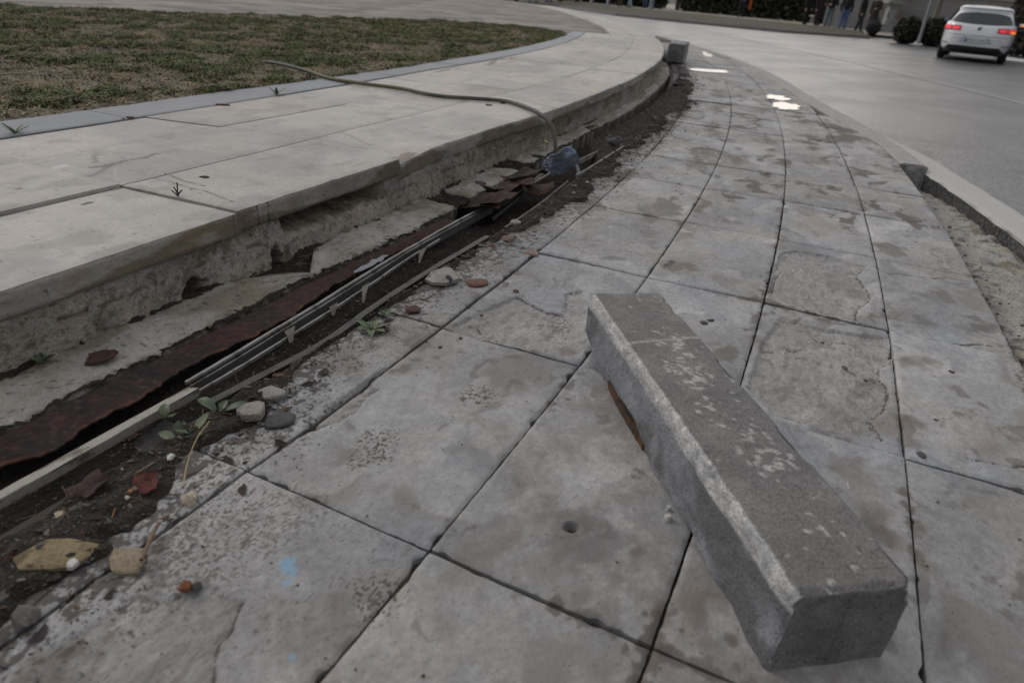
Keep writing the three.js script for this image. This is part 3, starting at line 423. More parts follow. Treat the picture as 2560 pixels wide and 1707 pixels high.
{
  const wall = thing('riser_wall', 'low weathered mortar wall with holes and stains under the overhanging slabs', 'wall');
  const colour = (s, h) => {           // h 0 at the foot, 1 at the top
    const f = fbm(s * 3.2, h * 1.3 + 5, 4), g = fbm(s * 11 + 7, h * 3, 4), st = fbm(s * 16 + 50, h * .9 + 2, 3), c = [.42, .365, .29];
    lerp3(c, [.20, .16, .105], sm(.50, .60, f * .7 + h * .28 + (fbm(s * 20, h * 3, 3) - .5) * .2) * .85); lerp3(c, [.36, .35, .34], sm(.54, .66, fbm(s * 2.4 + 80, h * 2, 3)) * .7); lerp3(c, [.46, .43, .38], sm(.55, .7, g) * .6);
    lerp3(c, [.075, .063, .05], sm(.60, .74, st + (.16 - h) * .3) * .6);                          // damp algae and soil streaks
    const sp = vn(s * 190, h * 22); lerp3(c, [.05, .044, .038], sm(.84, .93, sp) * .7); const bed = Math.abs(h - .60 - .05 * fbm(s * 3, 1, 3) + (fbm(s * 40, 3, 3) - .5) * .06); lerp3(c, [.10, .085, .07], (1 - sm(.015, .05, bed)) * sm(.42, .55, fbm(s * 12, 4, 3)) * .8); const fg = fbm(s * 60, h * 9, 4); lerp3(c, [.16, .14, .115], sm(.56, .68, fg) * .65); lerp3(c, [.50, .48, .45], sm(.58, .70, fbm(s * 70 + 9, h * 11, 3)) * .5);
    const cv = Math.hypot((s - cav) / .055, (h - .18) / .34) + (fbm(s * 40, h * 6, 3) - .5) * .7; 
    const c2 = Math.hypot((s - cav2) / .03, (h - .16) / .34) + (fbm(s * 40, h * 6, 3) - .5) * .8; 
    const un = sm(und0 - .05, und0 + .06, s) * sm(und1 + .06, und1 - .08, s) * sm(.56, .7, h + (fbm(s * 30, 3, 3) - .5) * .3); 
    return c;
  };
  const depth = (s, h) => {
    let d = (fbm(s * 8, h * 1.6, 4) - .5) * .016 + (fbm(s * 45, h * 8, 3) - .5) * .007;
    const cv = Math.hypot((s - cav) / .05, (h - .18) / .30) + (fbm(s * 40, h * 6, 3) - .5) * .8; d -= .11 * (1 - sm(.35, 1.05, cv));
    const c2 = Math.hypot((s - cav2) / .028, (h - .16) / .34) + (fbm(s * 40, h * 6, 3) - .5) * .8; d -= .05 * (1 - sm(.45, 1.05, c2));
    const un = sm(und0 - .05, und0 + .06, s) * sm(und1 + .06, und1 - .08, s) * sm(.55, .7, h + (fbm(s * 30, 3, 3) - .5) * .3); d -= .12 * un;
    d -= .012 * Math.max(0, fbm(s * 21, 2, 3) - .5) * 2 * sm(.3, 0, h);
    return d;
  };
  const part = (s0, s1, nu, nv) => sheet(nu, nv, (u, v) => { const s = mix(s0, s1, u), h = v, a = mix(footA(s), noseA(s) - .012, h) + depth(s, h); return P(a, s, mix(-.03, YB - .002, h)); }, (u, v) => [mix(s0, s1, u) / 1.6, v * .18], 0, (u, v) => colour(mix(s0, s1, u), v));
  mesh('mortar_face', part(-1.6, 3.2, 640, 26), M.mortar, wall);
  mesh('mortar_face', part(3.2, 12, 400, 14), M.mortar, wall);
  mesh('mortar_face', part(12, 28, 120, 6), M.mortar, wall);
}
const ledgeA = curve([[-3, -.52], [.2, -.53], [.8, -.55], [1.5, -.515], [2.6, -.525], [3.4, -.54], [4, -.51], [5.4, -.42], [7.5, -.32], [8.9, -.25], [10.4, -.255], [12, -.3]]);
M.ledge = mat([1, 1, 1], { vertexColors: true, map: M.mortar.map, bumpMap: grainAt(4, 4), bumpScale: .006, roughness: .92 });
{
  const ledge = thing('stone_ledge', 'broken course of pale ledge stones along the foot of the mortar wall', 'ledge');
  const tip1 = AS(775, 688)[1];
  const parts = [[-1.6, tip1 + .03, 0, .28], [AS(725, 664)[1] - .02, AS(1100, 505)[1], .22, .0], [AS(1152, 485)[1], AS(1300, 425)[1], 0, .08], [AS(1330, 405)[1], 4.6, 0, 0], [4.62, 6, 0, 0], [6.02, 7.6, 0, 0], [7.62, 9, 0, 0], [9.02, 10.6, 0, 0]];
  parts.forEach(([s0, s1, t0, t1], k) => {
    const n = Math.max(20, Math.round((s1 - s0) / .011)), far = s0 > 3 ? 2.5 : 1;
    const g = upward(sheet(Math.round(24 / far), Math.round(n / far), (u, v) => {
      const s = mix(s0 + .003, s1 - .003, v), L = s1 - s0; let e0 = footA(s) - .01, e1 = ledgeA(s);
      if (t1 && s > s1 - t1) { const q = (s - (s1 - t1)) / t1; e0 = mix(e0, e1 - .006, q * q); } if (t0 && s < s0 + t0) { const q = 1 - (s - s0) / t0; e0 = mix(e0, e1 - .012, q); }
      e1 += (fbm(s * 30, k * 7, 3) - .5) * .02 * (u > .6 ? 1 : 0); const a = mix(e0, e1, u), d = Math.min(e1 - a, (s - s0), (s1 - s));
      return P(a, s, .004 + (fbm(a * 20, s * 16, 3) - .5) * .014 - .012 * (1 - sm(0, .014, d)) - .008 * u);
    }, (u, v) => [u * .12, mix(s0, s1, v) / 1.6], .1, (u, v) => { const s = mix(s0, s1, v), f = fbm(s * 4, u * 2 + k, 4), c = [.43, .40, .355]; lerp3(c, [.25, .21, .15], sm(.46, .64, f + .16 * (1 - u)) * .8); lerp3(c, [.50, .48, .45], sm(.5, .7, fbm(s * 9, u * 3, 3)) * .6); const sp = vn(s * 160, u * 20); lerp3(c, [.06, .05, .04], sm(.82, .93, sp) * .7); lerp3(c, [.08, .066, .045], sm(.9, 1, u + (fbm(s * 40, 2, 3) - .5) * .25) * .8 + sm(.12, 0, u + (fbm(s * 22, 8, 3) - .5) * .3) * .85); return c; }));
    mesh('ledge_stone', g, M.ledge, ledge);
  });
}
// soil in the channel and the litter over the first paving stones
const soilY = (a, s) => {
  const e = litterA(s) - .05 * sm(2.4, 3.2, s) + (fbm(s * 9, 3, 4) - .5) * .11 + (fbm(s * 4.5, 9, 5) - .5) * .22 * sm(2, 3, s), n = fbm(a * 22, s * 20, 4) - .5, shallow = sm(3.1, 3.7, s);
  const wallA = ledgeA(s), pit = mix(-.085, -.095, shallow), pitEdge = mix(-.26, wallA + .07, shallow);
  const prof = mix(pit, .010, sm(pitEdge, pitEdge + .06, a));
  const fade = sm(-.01, .05, e - a);                       // past its edge the litter thins out under the paving
  let y = a < Math.max(-.3, pitEdge + .06) ? prof : mix(-.03, prof, fade);
  y += n * (.026 + .012 * sm(-.3, -.2, a)) * Math.max(.3, fade);
  return y;
};
{
  const map = bake(1024, 1024, (u, v, c) => { const f = tfbm(u, v, 10, 5), q = tn(u * 200, v * 200, 200), r = tn(u * 90 + .5, v * 90, 90); let b = (.6 + .8 * f) * (.7 + .6 * q); c[0] = .036 * b; c[1] = .0275 * b; c[2] = .021 * b; if (q > .88) lerp3(c, [.10, .085, .07], .5); if (r > .9) lerp3(c, [.075, .035, .022], .7); });
  M.soil = mat([1, 1, 1], { map, bumpMap: grainAt(5, 5), bumpScale: .03, roughness: 1 });
  const g = upward(sheet(90, 900, (u, v) => { const s = mix(-1.5, 5, v), a = mix(ledgeA(s) - .02, .12, u); return P(a, s, soilY(a, s)); }, (u, v) => [u * .66, v * 6.5]));
  const soil = struct(mesh('soil', g, M.soil));
  const g2 = upward(sheet(60, 260, (u, v) => { const s = mix(5, 13, v), a = mix(ledgeA(s) - .02, .45, u); return P(a, s, soilY(a, s)); }, (u, v) => [u * .8, v * 8]));
  mesh('soil_bank', g2, M.soil, soil);
  // soil between wall and ledge where the ledge is broken
  const g3 = upward(sheet(44, 900, (u, v) => { const s = mix(-1.6, 4.6, v), a = mix(footA(s) - .03, ledgeA(s) + .005, u); const berm = sm(.028 + .03 * (fbm(s * 30, 2, 4) - .5), .0, a - footA(s)) * sm(.40, .60, fbm(s * 7, 5, 5)) + .4 * sm(.02, .0, ledgeA(s) - a) * sm(.5, .62, fbm(s * 9, 15, 4)); return P(a, s, -.012 + .021 * berm + (fbm(a * 60, s * 60, 4) - .5) * .026); }, (u, v) => [u * .25, v * 6]));
  mesh('soil_fill', g3, M.soil, soil);
}
// ---------------------------------------------------------------- rusted sheet, light channel, rails
M.rust = mat([1, 1, 1], { vertexColors: true, roughness: 1, bumpMap: grainAt(3, 3), bumpScale: .004, side: THREE.DoubleSide });
const rustCol = (x, y, edge, k = 0) => { const f = fbm(x * 7 + k, y * 7, 4), g = fbm(x * 40, y * 40 + k, 3), c = [.046, .022, .019]; lerp3(c, [.026, .020, .020], sm(.42, .6, f) * .8); lerp3(c, [.085, .032, .021], sm(.55, .75, g) * .5); lerp3(c, [.15, .058, .03], edge * sm(.5, .7, fbm(x * 25, y * 25 + 9, 3)) * .7); const fl = fbm(x * 90, y * 70 + k, 3); lerp3(c, [.10, .06, .05], sm(.6, .75, fl) * .5); lerp3(c, [.018, .014, .013], sm(.42, .3, fl) * .6); return c; };
{
  const rust = thing('rusted_metal_sheet', 'long dark rusted metal strip with ragged orange edge lying beside the ledge', 'metal sheet');
  const out = curve([[-1.2, -.40], [-.22, -.415], [-.16, -.39], [-.01, -.403], [.14, -.411], [.3, -.43], [.57, -.42], [.8, -.435], [1.0, -.452], [1.42, -.462], [1.6, -.455], [1.72, -.44]]);
  const inn = curve([[-1.2, -.515], [.3, -.523], [.8, -.535], [1.4, -.51], [1.8, -.515]]);
  const s0 = -.26, s1 = 1.70, n = 460;
  const edge = s => out(s) - .012 + (fbm(s * 5, 1, 4) - .5) * .04 + (fbm(s * 34, 4, 5) - .5) * .022 - .05 * sm(.05, 0, s - s0) * fbm(s * 30, 2, 2);
  const yS = (u, s) => -.014 + (fbm(s * 4, u * 1.2, 2) - .5) * .010 - .008 * u * u + (fbm(s * 70, u * 8, 3) - .5) * .004;
  const top = sheet(18, n, (u, v) => { const s = mix(s0, s1, v) + (v > .98 || v < .02 ? (fbm(u * 9, v, 2) - .5) * .05 : 0); return P(mix(inn(s) + .004, edge(s), u), s, yS(u, s)); }, (u, v) => [u * .1, v * 2], .004, (u, v) => { const s = mix(s0, s1, v); return rustCol(mix(-.5, -.4, u), s, sm(.86, 1, u + (fbm(s * 12, 3, 3) - .5) * .2)); });
  upward(top); mesh('sheet', top, M.rust, rust);
  const cap = AS(975, 640)[1];
  const flake = upward(sheet(8, 30, (u, v) => { const s = mix(cap - .16, cap + .05, v), e = edge(s); return P(mix(e - .022 * Math.sin(v * Math.PI) - .001, e + .003, u), s, yS(1, s) + .006 - .004 * u); }, (u, v) => [u * .1, v], .002, () => [.33, .34, .36]));
  tag(mesh('bare_metal_patch', flake, mat([1, 1, 1], { vertexColors: true, roughness: .6, bumpMap: grainAt(3, 3), bumpScale: .004 }), rust)); delete rust.children[1].userData.category;
  rust.children[1].userData.label = 'pale flaking bare patch on the edge of the sheet';
}
const bar = (name, pts, w, h, material, parent, twist = 0) => {             // a rectangular bar along (a, s, y) points, top at y
  const c = new THREE.CatmullRomCurve3(pts.map(([a, s, y]) => P(a, s, y))), n = Math.max(8, Math.round(c.getLength() / .012)), sec = [[-w / 2, 0], [w / 2, 0], [w / 2, -h], [-w / 2, -h]];
  const q = [];
  for (let i = 0; i <= n; i++) { const p = c.getPointAt(i / n), t = c.getTangentAt(i / n), side = new THREE.Vector3(-t.z, 0, t.x).normalize(); q.push(sec.map(([x, y]) => p.clone().addScaledVector(side, -x).add(new THREE.Vector3(0, y + x * twist + (vn(i * .3, x * 50) - .5) * .0015, 0)))); }
  const pos = [], idx = [], uv = []; const quad = (a, b, d, e, i) => { const k = pos.length / 3; [a, b, d, e].forEach((v, j) => { pos.push(v.x, v.y, v.z); uv.push(i * .012 + (j > 1 ? .012 : 0), (j % 3 ? w : 0)); }); idx.push(k, k + 1, k + 2, k, k + 2, k + 3); };
  for (let i = 0; i < n; i++) for (let f = 0; f < 4; f++) { const g = (f + 1) % 4; quad(q[i][f], q[i][g], q[i + 1][g], q[i + 1][f], i); }
  quad(q[0][3], q[0][2], q[0][1], q[0][0], 0); quad(q[n][0], q[n][1], q[n][2], q[n][3], n);
  const g = new THREE.BufferGeometry(); g.setAttribute('position', new THREE.Float32BufferAttribute(pos, 3)); g.setAttribute('uv', new THREE.Float32BufferAttribute(uv, 2)); g.setIndex(idx); g.computeVertexNormals(); return mesh(name, g, material, parent);
};
const grimeMap = bake(512, 512, (u, v, c) => { const f = tfbm(u, v, 6, 5), q = tn(u * 60, v * 60, 60), b = 1 - .25 * f; c[0] = b; c[1] = b * .985; c[2] = b * .96; lerp3(c, [.16, .13, .11], sm(.5, .68, f) * .8); lerp3(c, [.1, .08, .07], sm(.8, .95, q) * .8); });
const grime = (ru, rv) => { const t = grimeMap.clone(); t.repeat.set(ru, rv); t.needsUpdate = true; return t; };
M.alu = mat([.27, .268, .262], { map: grime(3, 9), roughness: .5, metalness: .25, side: THREE.DoubleSide });
M.aluPale = mat([.33, .315, .285], { map: grime(3.3, 7), roughness: .6, side: THREE.DoubleSide });
M.darkMetal = mat([.06, .056, .054], { map: grime(3, 5), roughness: .55, metalness: .3 });
{
  const ch = thing('light_channel', 'bent pale metal channel with two open rails and torn clips in the soil', 'metal channel');
  bar('cover_plate', [[-.30, -1.2, -.004], [-.318, -.6, -.004], [-.326, -.2, -.003], [-.329, .165, -.002]], .040, .022, M.aluPale, ch, -.3);
  const railA = curve([[.1, -.353], [.19, -.358], [.77, -.394], [1.21, -.422], [1.6, -.424], [2.0, -.414]]), rb = curve([[.1, -.318], [.16, -.322], [.7, -.343], [1.14, -.381], [1.5, -.392]]);
  const seq = (f, s0, s1, y, n = 9) => Array.from({ length: n }, (_, i) => { const s = mix(s0, s1, i / (n - 1)); return [f(s), s, y + (vn(s * 3, y * 99) - .5) * .004]; });
  bar('upper_rail', seq(railA, .17, 2.05, .001), .009, .008, M.alu, ch);
  bar('upper_rail_lip', seq(s => railA(s) + .012, .17, 1.9, -.006), .004, .004, M.alu, ch);
  bar('web', seq(s => railA(s) + .004, .17, 2.0, -.012), .004, .035, mat([.10, .095, .09], { roughness: .8 }), ch);
  bar('lower_rail', seq(rb, .17, 1.45, -.012), .006, .009, M.alu, ch);
  // torn retaining clips
  for (const [px, py, len, turn] of [[728, 822, .05, .35], [838, 762, .032, .5], [918, 712, .075, .6], [1062, 622, .055, .9]]) {
    const [a, s] = AS(px, py), w = .016 + .014 * rnd();
    const g = sheet(4, 10, (u, v) => { const out = v * len * .62, y = .001 - v * .022 + Math.sin(v * 3) * .004; return P(a - .006 + out, s - v * len * turn * 1.8 + (u - .5) * w * 1.9 * (1 - .68 * v + .2 * (fbm(v * 6, px, 2) - .5)), y); }, (u, v) => [u * .02, v * .06], .0012);
    mesh('clip', g, M.clip || (M.clip = mat([.15, .14, .125], { map: grime(6, 6), roughness: .7, side: THREE.DoubleSide })), ch);
  }
  const far = thing('broken_channel_end', 'short pale length of metal channel sticking out of the soil past the blue scrap', 'metal channel');
  const [a0, s0] = AS(1385, 428), [a1, s1] = AS(1506, 374);
  bar('cover_plate', [[a0, s0, .0], [mix(a0, a1, .5), mix(s0, s1, .5), .006], [a1, s1, .008]], .022, .03, M.aluPale, far, -.5);
  bar('rail', [[a0 - .02, s0 - .5, -.004], [a0 - .008, s0 - .1, .0], [a0 + .01, s0 + .25, .004]], .01, .01, M.alu, far);
  const [ac, sc] = AS(1440, 425);
  bar('clip', [[ac, sc, .03], [ac + .02, sc - .02, .0], [ac + .03, sc - .06, -.03]], .02, .003, M.alu, far);
  const low = thing('lower_rail', 'dark flat metal rail half buried along the inner edge of the soil', 'rail');
  bar('rail', [AS(525, 1004), AS(660, 935), AS(800, 860), AS(930, 770), AS(1050, 690), AS(1220, 590)].map(([a, s], i) => [a, s, .0 + (i % 2) * .002]), .022, .03, M.darkMetal, low);
  const rod = thing('thin_metal_rod', 'thin straight metal rod lying over the litter right of the blue scrap', 'rod');
  bar('rod', [AS(1262, 575), AS(1340, 522), AS(1420, 457)].map(([a, s]) => [a, s, .012]), .01, .01, M.darkMetal, rod);
  bar('rod', [AS(1440, 446), AS(1500, 408), AS(1560, 370)].map(([a, s]) => [a, s, .016]), .009, .009, mat([.20, .19, .18], { map: grime(3, 5), roughness: .6 }), rod);
}

// ---------------------------------------------------------------- hose, blue scrap
{
  const hose = thing('hose', 'long grey-green hose running from the lawn over the slabs and down the step', 'hose');
  const R = .0125;
  const pts = [[560, 146, .185], [620, 152, .20], [690, 158, .232], [760, 175, .232], [830, 197, .226], [900, 208, .226], [1000, 221, .226], [1100, 240, .226], [1200, 247, .226], [1265, 253, .226], [1310, 266, .226]].map(([x, y, h]) => G(x, y, h));
  const e = AS(1345, 283, .226), d = AS(1386, 400, .0);
  pts.push(P(e[0], e[1], .228), P(mix(e[0], d[0], .45), mix(e[1], d[1], .35), .205), P(mix(e[0], d[0], .78), mix(e[1], d[1], .6), .15), P(mix(e[0], d[0], .95), mix(e[1], d[1], .85), .08), P(d[0], d[1], .015), P(d[0] + .01, d[1] - .12, -.02), P(d[0] + .04, d[1] - .45, -.018), P(d[0] + .075, d[1] - .8, -.03), P(d[0] + .07, d[1] - 1.1, -.06));
  const c = new THREE.CatmullRomCurve3(pts, false, 'centripetal'), g = new THREE.TubeGeometry(c, 420, R, 10), col = [], p = g.attributes.position;
  for (let i = 0; i < p.count; i++) { const t = i / p.count, f = fbm(p.getX(i) * 14, p.getZ(i) * 14, 3), k = [.052, .052, .045]; lerp3(k, [.105, .098, .072], sm(.45, .65, f) * .8); lerp3(k, [.13, .115, .04], sm(.22, .32, t) * sm(.5, .42, t) * .7); lerp3(k, [.03, .028, .026], sm(.80, .86, t)); col.push(...k); }
  g.setAttribute('color', new THREE.Float32BufferAttribute(col, 3));
  mesh('hose_body', g, mat([1, 1, 1], { vertexColors: true, roughness: .6 }), hose);
}
{
  // a torn sheet leaning over the channel: outline drawn on its own plane, with a fold and real thickness
  const b0 = G(1360, 436, .005), b1 = G(1445, 408, .012), t0 = G(1424, 362, .135);
  const ex = b1.clone().sub(b0).normalize(), nrm = new THREE.Vector3().crossVectors(ex, t0.clone().sub(b0)).normalize(), ey = new THREE.Vector3().crossVectors(nrm, ex);
  const onPlane = (x, y) => { const d = fwd.clone().addScaledVector(camR, (x - 1280) / F).addScaledVector(camU, -(y - 853.5) / F); const t = b0.clone().sub(camera.position).dot(nrm) / d.dot(nrm); const q = d.multiplyScalar(t).add(camera.position).sub(b0); return [q.dot(ex), q.dot(ey)]; };
  const zz = Z(1250, 330, .12755), o = [[880, 690], [890, 640], [905, 585], [1000, 450], [1100, 400], [1180, 300], [1245, 268], [1340, 255], [1365, 290], [1420, 340], [1475, 420], [1525, 480], [1555, 560], [1548, 605], [1500, 585], [1460, 610], [1400, 665], [1300, 720], [1200, 770], [1130, 800], [1050, 825], [960, 800], [935, 815], [915, 790], [945, 700]].map(([x, y]) => onPlane(...zz(x, y)));
  const pos = [], col = [], idx = [], N = 44, id = {}; let x0 = 1e9, x1 = -1e9, y0 = 1e9, y1 = -1e9; o.forEach(([x, y]) => { x0 = Math.min(x0, x); x1 = Math.max(x1, x); y0 = Math.min(y0, y); y1 = Math.max(y1, y); });
  const shape = new THREE.Shape(o.map(([x, y]) => new THREE.Vector2(x, y)));
  let g = new THREE.ExtrudeGeometry(shape, { depth: .004, bevelEnabled: false, curveSegments: 4 });
  g = g.toNonIndexed ? (g.index ? g.toNonIndexed() : g) : g;
  // refine the triangles so that the sheet can bend
  for (let it = 0; it < 4; it++) { const a = g.attributes.position, out = []; for (let i = 0; i < a.count; i += 3) { const [A, B, C] = [0, 1, 2].map(k => new THREE.Vector3().fromBufferAttribute(a, i + k)), ab = A.clone().lerp(B, .5), bc = B.clone().lerp(C, .5), ca = C.clone().lerp(A, .5); for (const t of [[A, ab, ca], [ab, B, bc], [ca, bc, C], [ab, bc, ca]]) for (const v of t) out.push(v.x, v.y, v.z); } g = new THREE.BufferGeometry(); g.setAttribute('position', new THREE.Float32BufferAttribute(out, 3)); }
  const p = g.attributes.position, cc = [];
  for (let i = 0; i < p.count; i++) {
    const x = p.getX(i), y = p.getY(i), u = (x - x0) / (x1 - x0), v = (y - y0) / (y1 - y0), bend = .03 * Math.pow(Math.max(0, .34 - u), 1) * -1.6 + .022 * Math.sin(u * 3.1) + (fbm(u * 4, v * 4, 3) - .5) * .012 - .02 * Math.max(0, v - .75);
    const w = b0.clone().addScaledVector(ex, x).addScaledVector(ey, y).addScaledVector(nrm, p.getZ(i) + bend); p.setXYZ(i, w.x, w.y, w.z);
    const k = [.115, .135, .18], n = fbm(u * 30, v * 24, 3), z = vn(u * 46, v * 38); lerp3(k, [.06, .065, .08], sm(.5, .68, n) * .5 + sm(.3, .05, u) * .35 * n); if (v > .58 && u > .42) lerp3(k, [.42, .55, .78], sm(.35, .7, z) * sm(.56, .72, v - (u - .5) * .12) * .95); if (u < .16 && v > .1) lerp3(k, [.50, .50, .66], sm(.5, .6, vn(u * 60, v * 16)) * .8); cc.push(...k);
  }
  g.setAttribute('color', new THREE.Float32BufferAttribute(cc, 3)); g = mergeVertices(g, 1e-5); g.computeVertexNormals();
  const s = thing('blue_scrap', 'torn blue-grey sheet with pale blue speckles at the foot of the hose', 'scrap');
  mesh('torn_sheet', g, mat([1, 1, 1], { vertexColors: true, roughness: .55, side: THREE.DoubleSide }), s);
}

// ---------------------------------------------------------------- the loose kerb stone in the foreground and its fellow beyond
function kerbBlock(A, B, width, h, opt) {        // A, B: ends of the left bottom edge; a displaced grid round the long stone
  const ax = B.clone().sub(A), L = ax.length(); ax.normalize(); const side = new THREE.Vector3(ax.z, 0, -ax.x);
  const w = width, ch = opt.ch, prof = [[0, .0], [0, h - ch * 1.25], [ch * .35, h - ch * .45], [ch, h], [w - .006, h], [w, h - .006], [w, 0]]; // cross-section, left bottom to right bottom
  const seg = [0]; for (let i = 1; i < prof.length; i++) seg.push(seg[i - 1] + Math.hypot(prof[i][0] - prof[i - 1][0], prof[i][1] - prof[i - 1][1]));
  const T = seg[seg.length - 1], at = t => { const d = t * T; for (let i = 1; i < seg.length; i++) if (d <= seg[i] + 1e-9) { const f = (d - seg[i - 1]) / (seg[i] - seg[i - 1]); return [mix(prof[i - 1][0], prof[i][0], f), mix(prof[i - 1][1], prof[i][1], f), i + f - 1]; } return [...prof[prof.length - 1], 6]; };
  const nu = opt.nu, nv = opt.nv;
  const place = (x, y, l) => {
    const q = A.clone().addScaledVector(ax, l).addScaledVector(side, x); q.y = A.y + y + (B.y - A.y) * l / L; return q;
  };
  const carve = (x, y, l) => {                   // chips and unevenness
    let dx = 0, dy = 0, dl = 0; const dE = Math.min(l, L - l), eE = 1 - sm(0, .010, dE); dx += eE * (x < w / 2 ? 1 : -1) * .004 * (.4 + 1.2 * fbm(y * 60, x * 60, 2)); if (y > h * .5) dy -= eE * .006 * (.2 + 1.6 * fbm(x * 45, l > L / 2 ? 7 : 3, 3)); const n = fbm(l * 9 + 4, y * 9 + x * 5, 3) - .5;
    if (x < ch * 1.3 && y > h - ch * 1.6) { const k = (fbm(l * 14, 3, 3) - .5) * .014 + (fbm(l * 80, y * 60, 2) - .5) * .006; dx += Math.max(-.003, k + .003); dy -= Math.max(-.002, k); }
    else if (x < .012) dx += n * .010 + (fbm(l * 30, y * 30, 3) - .5) * .006;
    if (x < .02 && y < .035) { const c = Math.max(0, fbm(l * 5 + 2, 8, 3) - .55) * .05 + .02 * sm(.09, 0, l) + .014 * sm(.1, .25, l) * sm(.5, .35, l); dx += c * (1 - y / .035); }
    const dl0 = Math.min(l, L - l); if (y < .05 && l < .09) { dl += .05 * (1 - l / .09) * (1 - y / .05); dy += .012 * (1 - l / .09); }
    if (y > h - .01 && x > ch && x < w - .008) dy += (fbm(x * 30, l * 22, 3) - .5) * .004;
    if (x > w - .01 && y > h - .03) { const c = Math.max(0, fbm(l * 9 + 30, 2, 3) - .55) * .10; dx -= c; dy -= c * .6; }
    return [x + dx, y + dy, l + dl];
  };
  const colour = (x, y, l, k) => {
    const f = fbm(l * 6, y * 14 + x * 8, 4), g = fbm(l * 30, x * 40 + y * 40, 3), c = [.22, .232, .25];
    if (k > 2.6 && k < 4.4) {                     // top: brownish film with pale lichen and mortar
      c[0] = .142; c[1] = .135; c[2] = .129; lerp3(c, [.125, .122, .12], sm(.42, .66, f) * .8); lerp3(c, [.19, .18, .172], sm(.5, .7, fbm(l * 12, x * 16 + 9, 3)) * .6);
      const band = sm(.2, .4, x / w) * sm(.98, .7, x / w), li = fbm(l * 60 + 7, x * 75, 4), li2 = vn(l * 150, x * 150); lerp3(c, [.50, .49, .47], sm(.68, .74, li * .7 + li2 * .2 + band * .085 + (fbm(l * 7, x * 9 + 3, 3) - .5) * .34) * .62);
      if (Math.abs(l - L * .27 + (x - w / 2) * .12) < .004 + .003 * g) lerp3(c, [.33, .32, .31], .7);
    } else if (k > .85 && k <= 2.6) { const q = sm(.25, .55, g + .15); lerp3(c, [.40, .40, .395], q * .9); lerp3(c, [.55, .54, .53], sm(.55, .75, fbm(l * 60, y * 90, 2)) * .8); }
    else if (k <= .85) { lerp3(c, [.10, .104, .11], sm(.5, .62, fbm(l * 5 + 3, y * 8, 5)) * .75); lerp3(c, [.29, .305, .33], sm(.52, .72, fbm(l * 11 + 60, y * 14, 3)) * .7); }
    else lerp3(c, [.10, .095, .09], sm(.45, .65, f) * .7);
    return c;
  };
  const side1 = sheet(nu, nv, (u, v) => { const [x, y, k] = at(u); const [X, Y, Lq] = carve(x, y, v * L); return place(X, Y, Lq); }, (u, v) => [u * T / .45, v * L / .45], 0, (u, v) => { const [x, y, k] = at(u); return colour(x, y, v * L, k); });
  const cap = l => sheet(26, 22, (u, v) => { const y = v * h, xl = y > h - ch * 1.25 ? ch * Math.min(1, (y - (h - ch * 1.25)) / (ch * 1.25)) : 0, x = mix(xl, w, u); const [X, Y, Lq] = carve(x, y, l); const bulge = u > .02 && u < .98 && v > .02 && v < .98 ? (fbm(u * 5, v * 5 + l, 3) - .5) * .008 : 0; return place(X, Y, Lq + bulge); }, (u, v) => [u * w / .45, v * h / .45], 0, (u, v) => { const f = fbm(u * 4 + l, v * 4, 4), c = [.16, .155, .15]; lerp3(c, [.10, .097, .096], sm(.4, .62, f) * .7); lerp3(c, [.19, .18, .17], sm(.16, .05, u + (fbm(v * 8, l, 2) - .5) * .12) * .75); lerp3(c, [.22, .215, .205], sm(.95, .985, v + (fbm(u * 20, 1, 2) - .5) * .04) * .7); return c; });
  return [side1, cap(0), cap(L)];
}
{
  const k = thing('loose_kerb_stone', 'long grey granite kerb stone with pale chipped edge lying across the foreground paving', 'kerb stone');
  const A = P(...AS(1457, 868)), B = P(...AS(1916, 1682)); A.y = .006; B.y = .002;
  const [a, b, c] = kerbBlock(A, B, .203, .165, { ch: .012, nu: 96, nv: 250 });
  mesh('stone_body', a, M.granite, k); mesh('stone_end', b, M.granite, k); mesh('stone_end', c, M.granite, k); k.children.forEach(m => { m.material = M.granite; });
  M.granite.side = THREE.DoubleSide;
  // a brown splinter of brick wedged beneath the stone
  const w = thing('brick_splinter', 'thin rust-brown splinter wedged under the left side of the loose kerb stone', 'splinter');
  const i0 = G(...z5(1835, 1075), .008), i1 = G(...z5(2075, 1530), .008), dir = i1.clone().sub(i0), Ls = dir.length(); dir.normalize(); const sd = new THREE.Vector3(dir.z, 0, -dir.x);
  const sp = upward(sheet(8, 40, (u, v) => { const wd = .022 * Math.sin(Math.PI * Math.pow(v, .6)) + .003, q = i0.clone().addScaledVector(dir, v * Ls).addScaledVector(sd, mix(-wd * .35, .05, u) + (fbm(v * 20, u, 2) - .5) * .004); q.y = .022 - .006 * v + (fbm(v * 12, u * 4, 3) - .5) * .006; return q; }, (u, v) => [u * .1, v * .3], .02, (u, v) => { const c = [.11, .05, .026]; lerp3(c, [.05, .035, .026], sm(.4, .6, fbm(v * 14, u * 5, 3))); return c; }));
  mesh('splinter_body', sp, M.rust, w);
  const f = thing('far_kerb_stone', 'dark squared kerb stone seen end-on at the far corner of the raised slabs', 'kerb stone');
  const q0 = G(1664, 158), q1 = q0.clone().add(new THREE.Vector3(.22, 0, -.85)); q0.y = q1.y = .03;
  const [d, e, g] = kerbBlock(q1, q0, .25, .25, { ch: .012, nu: 30, nv: 30 });
  mesh('stone_body', d, M.granite, f); mesh('stone_end', e, M.granite, f); mesh('stone_end', g, M.granite, f);
}
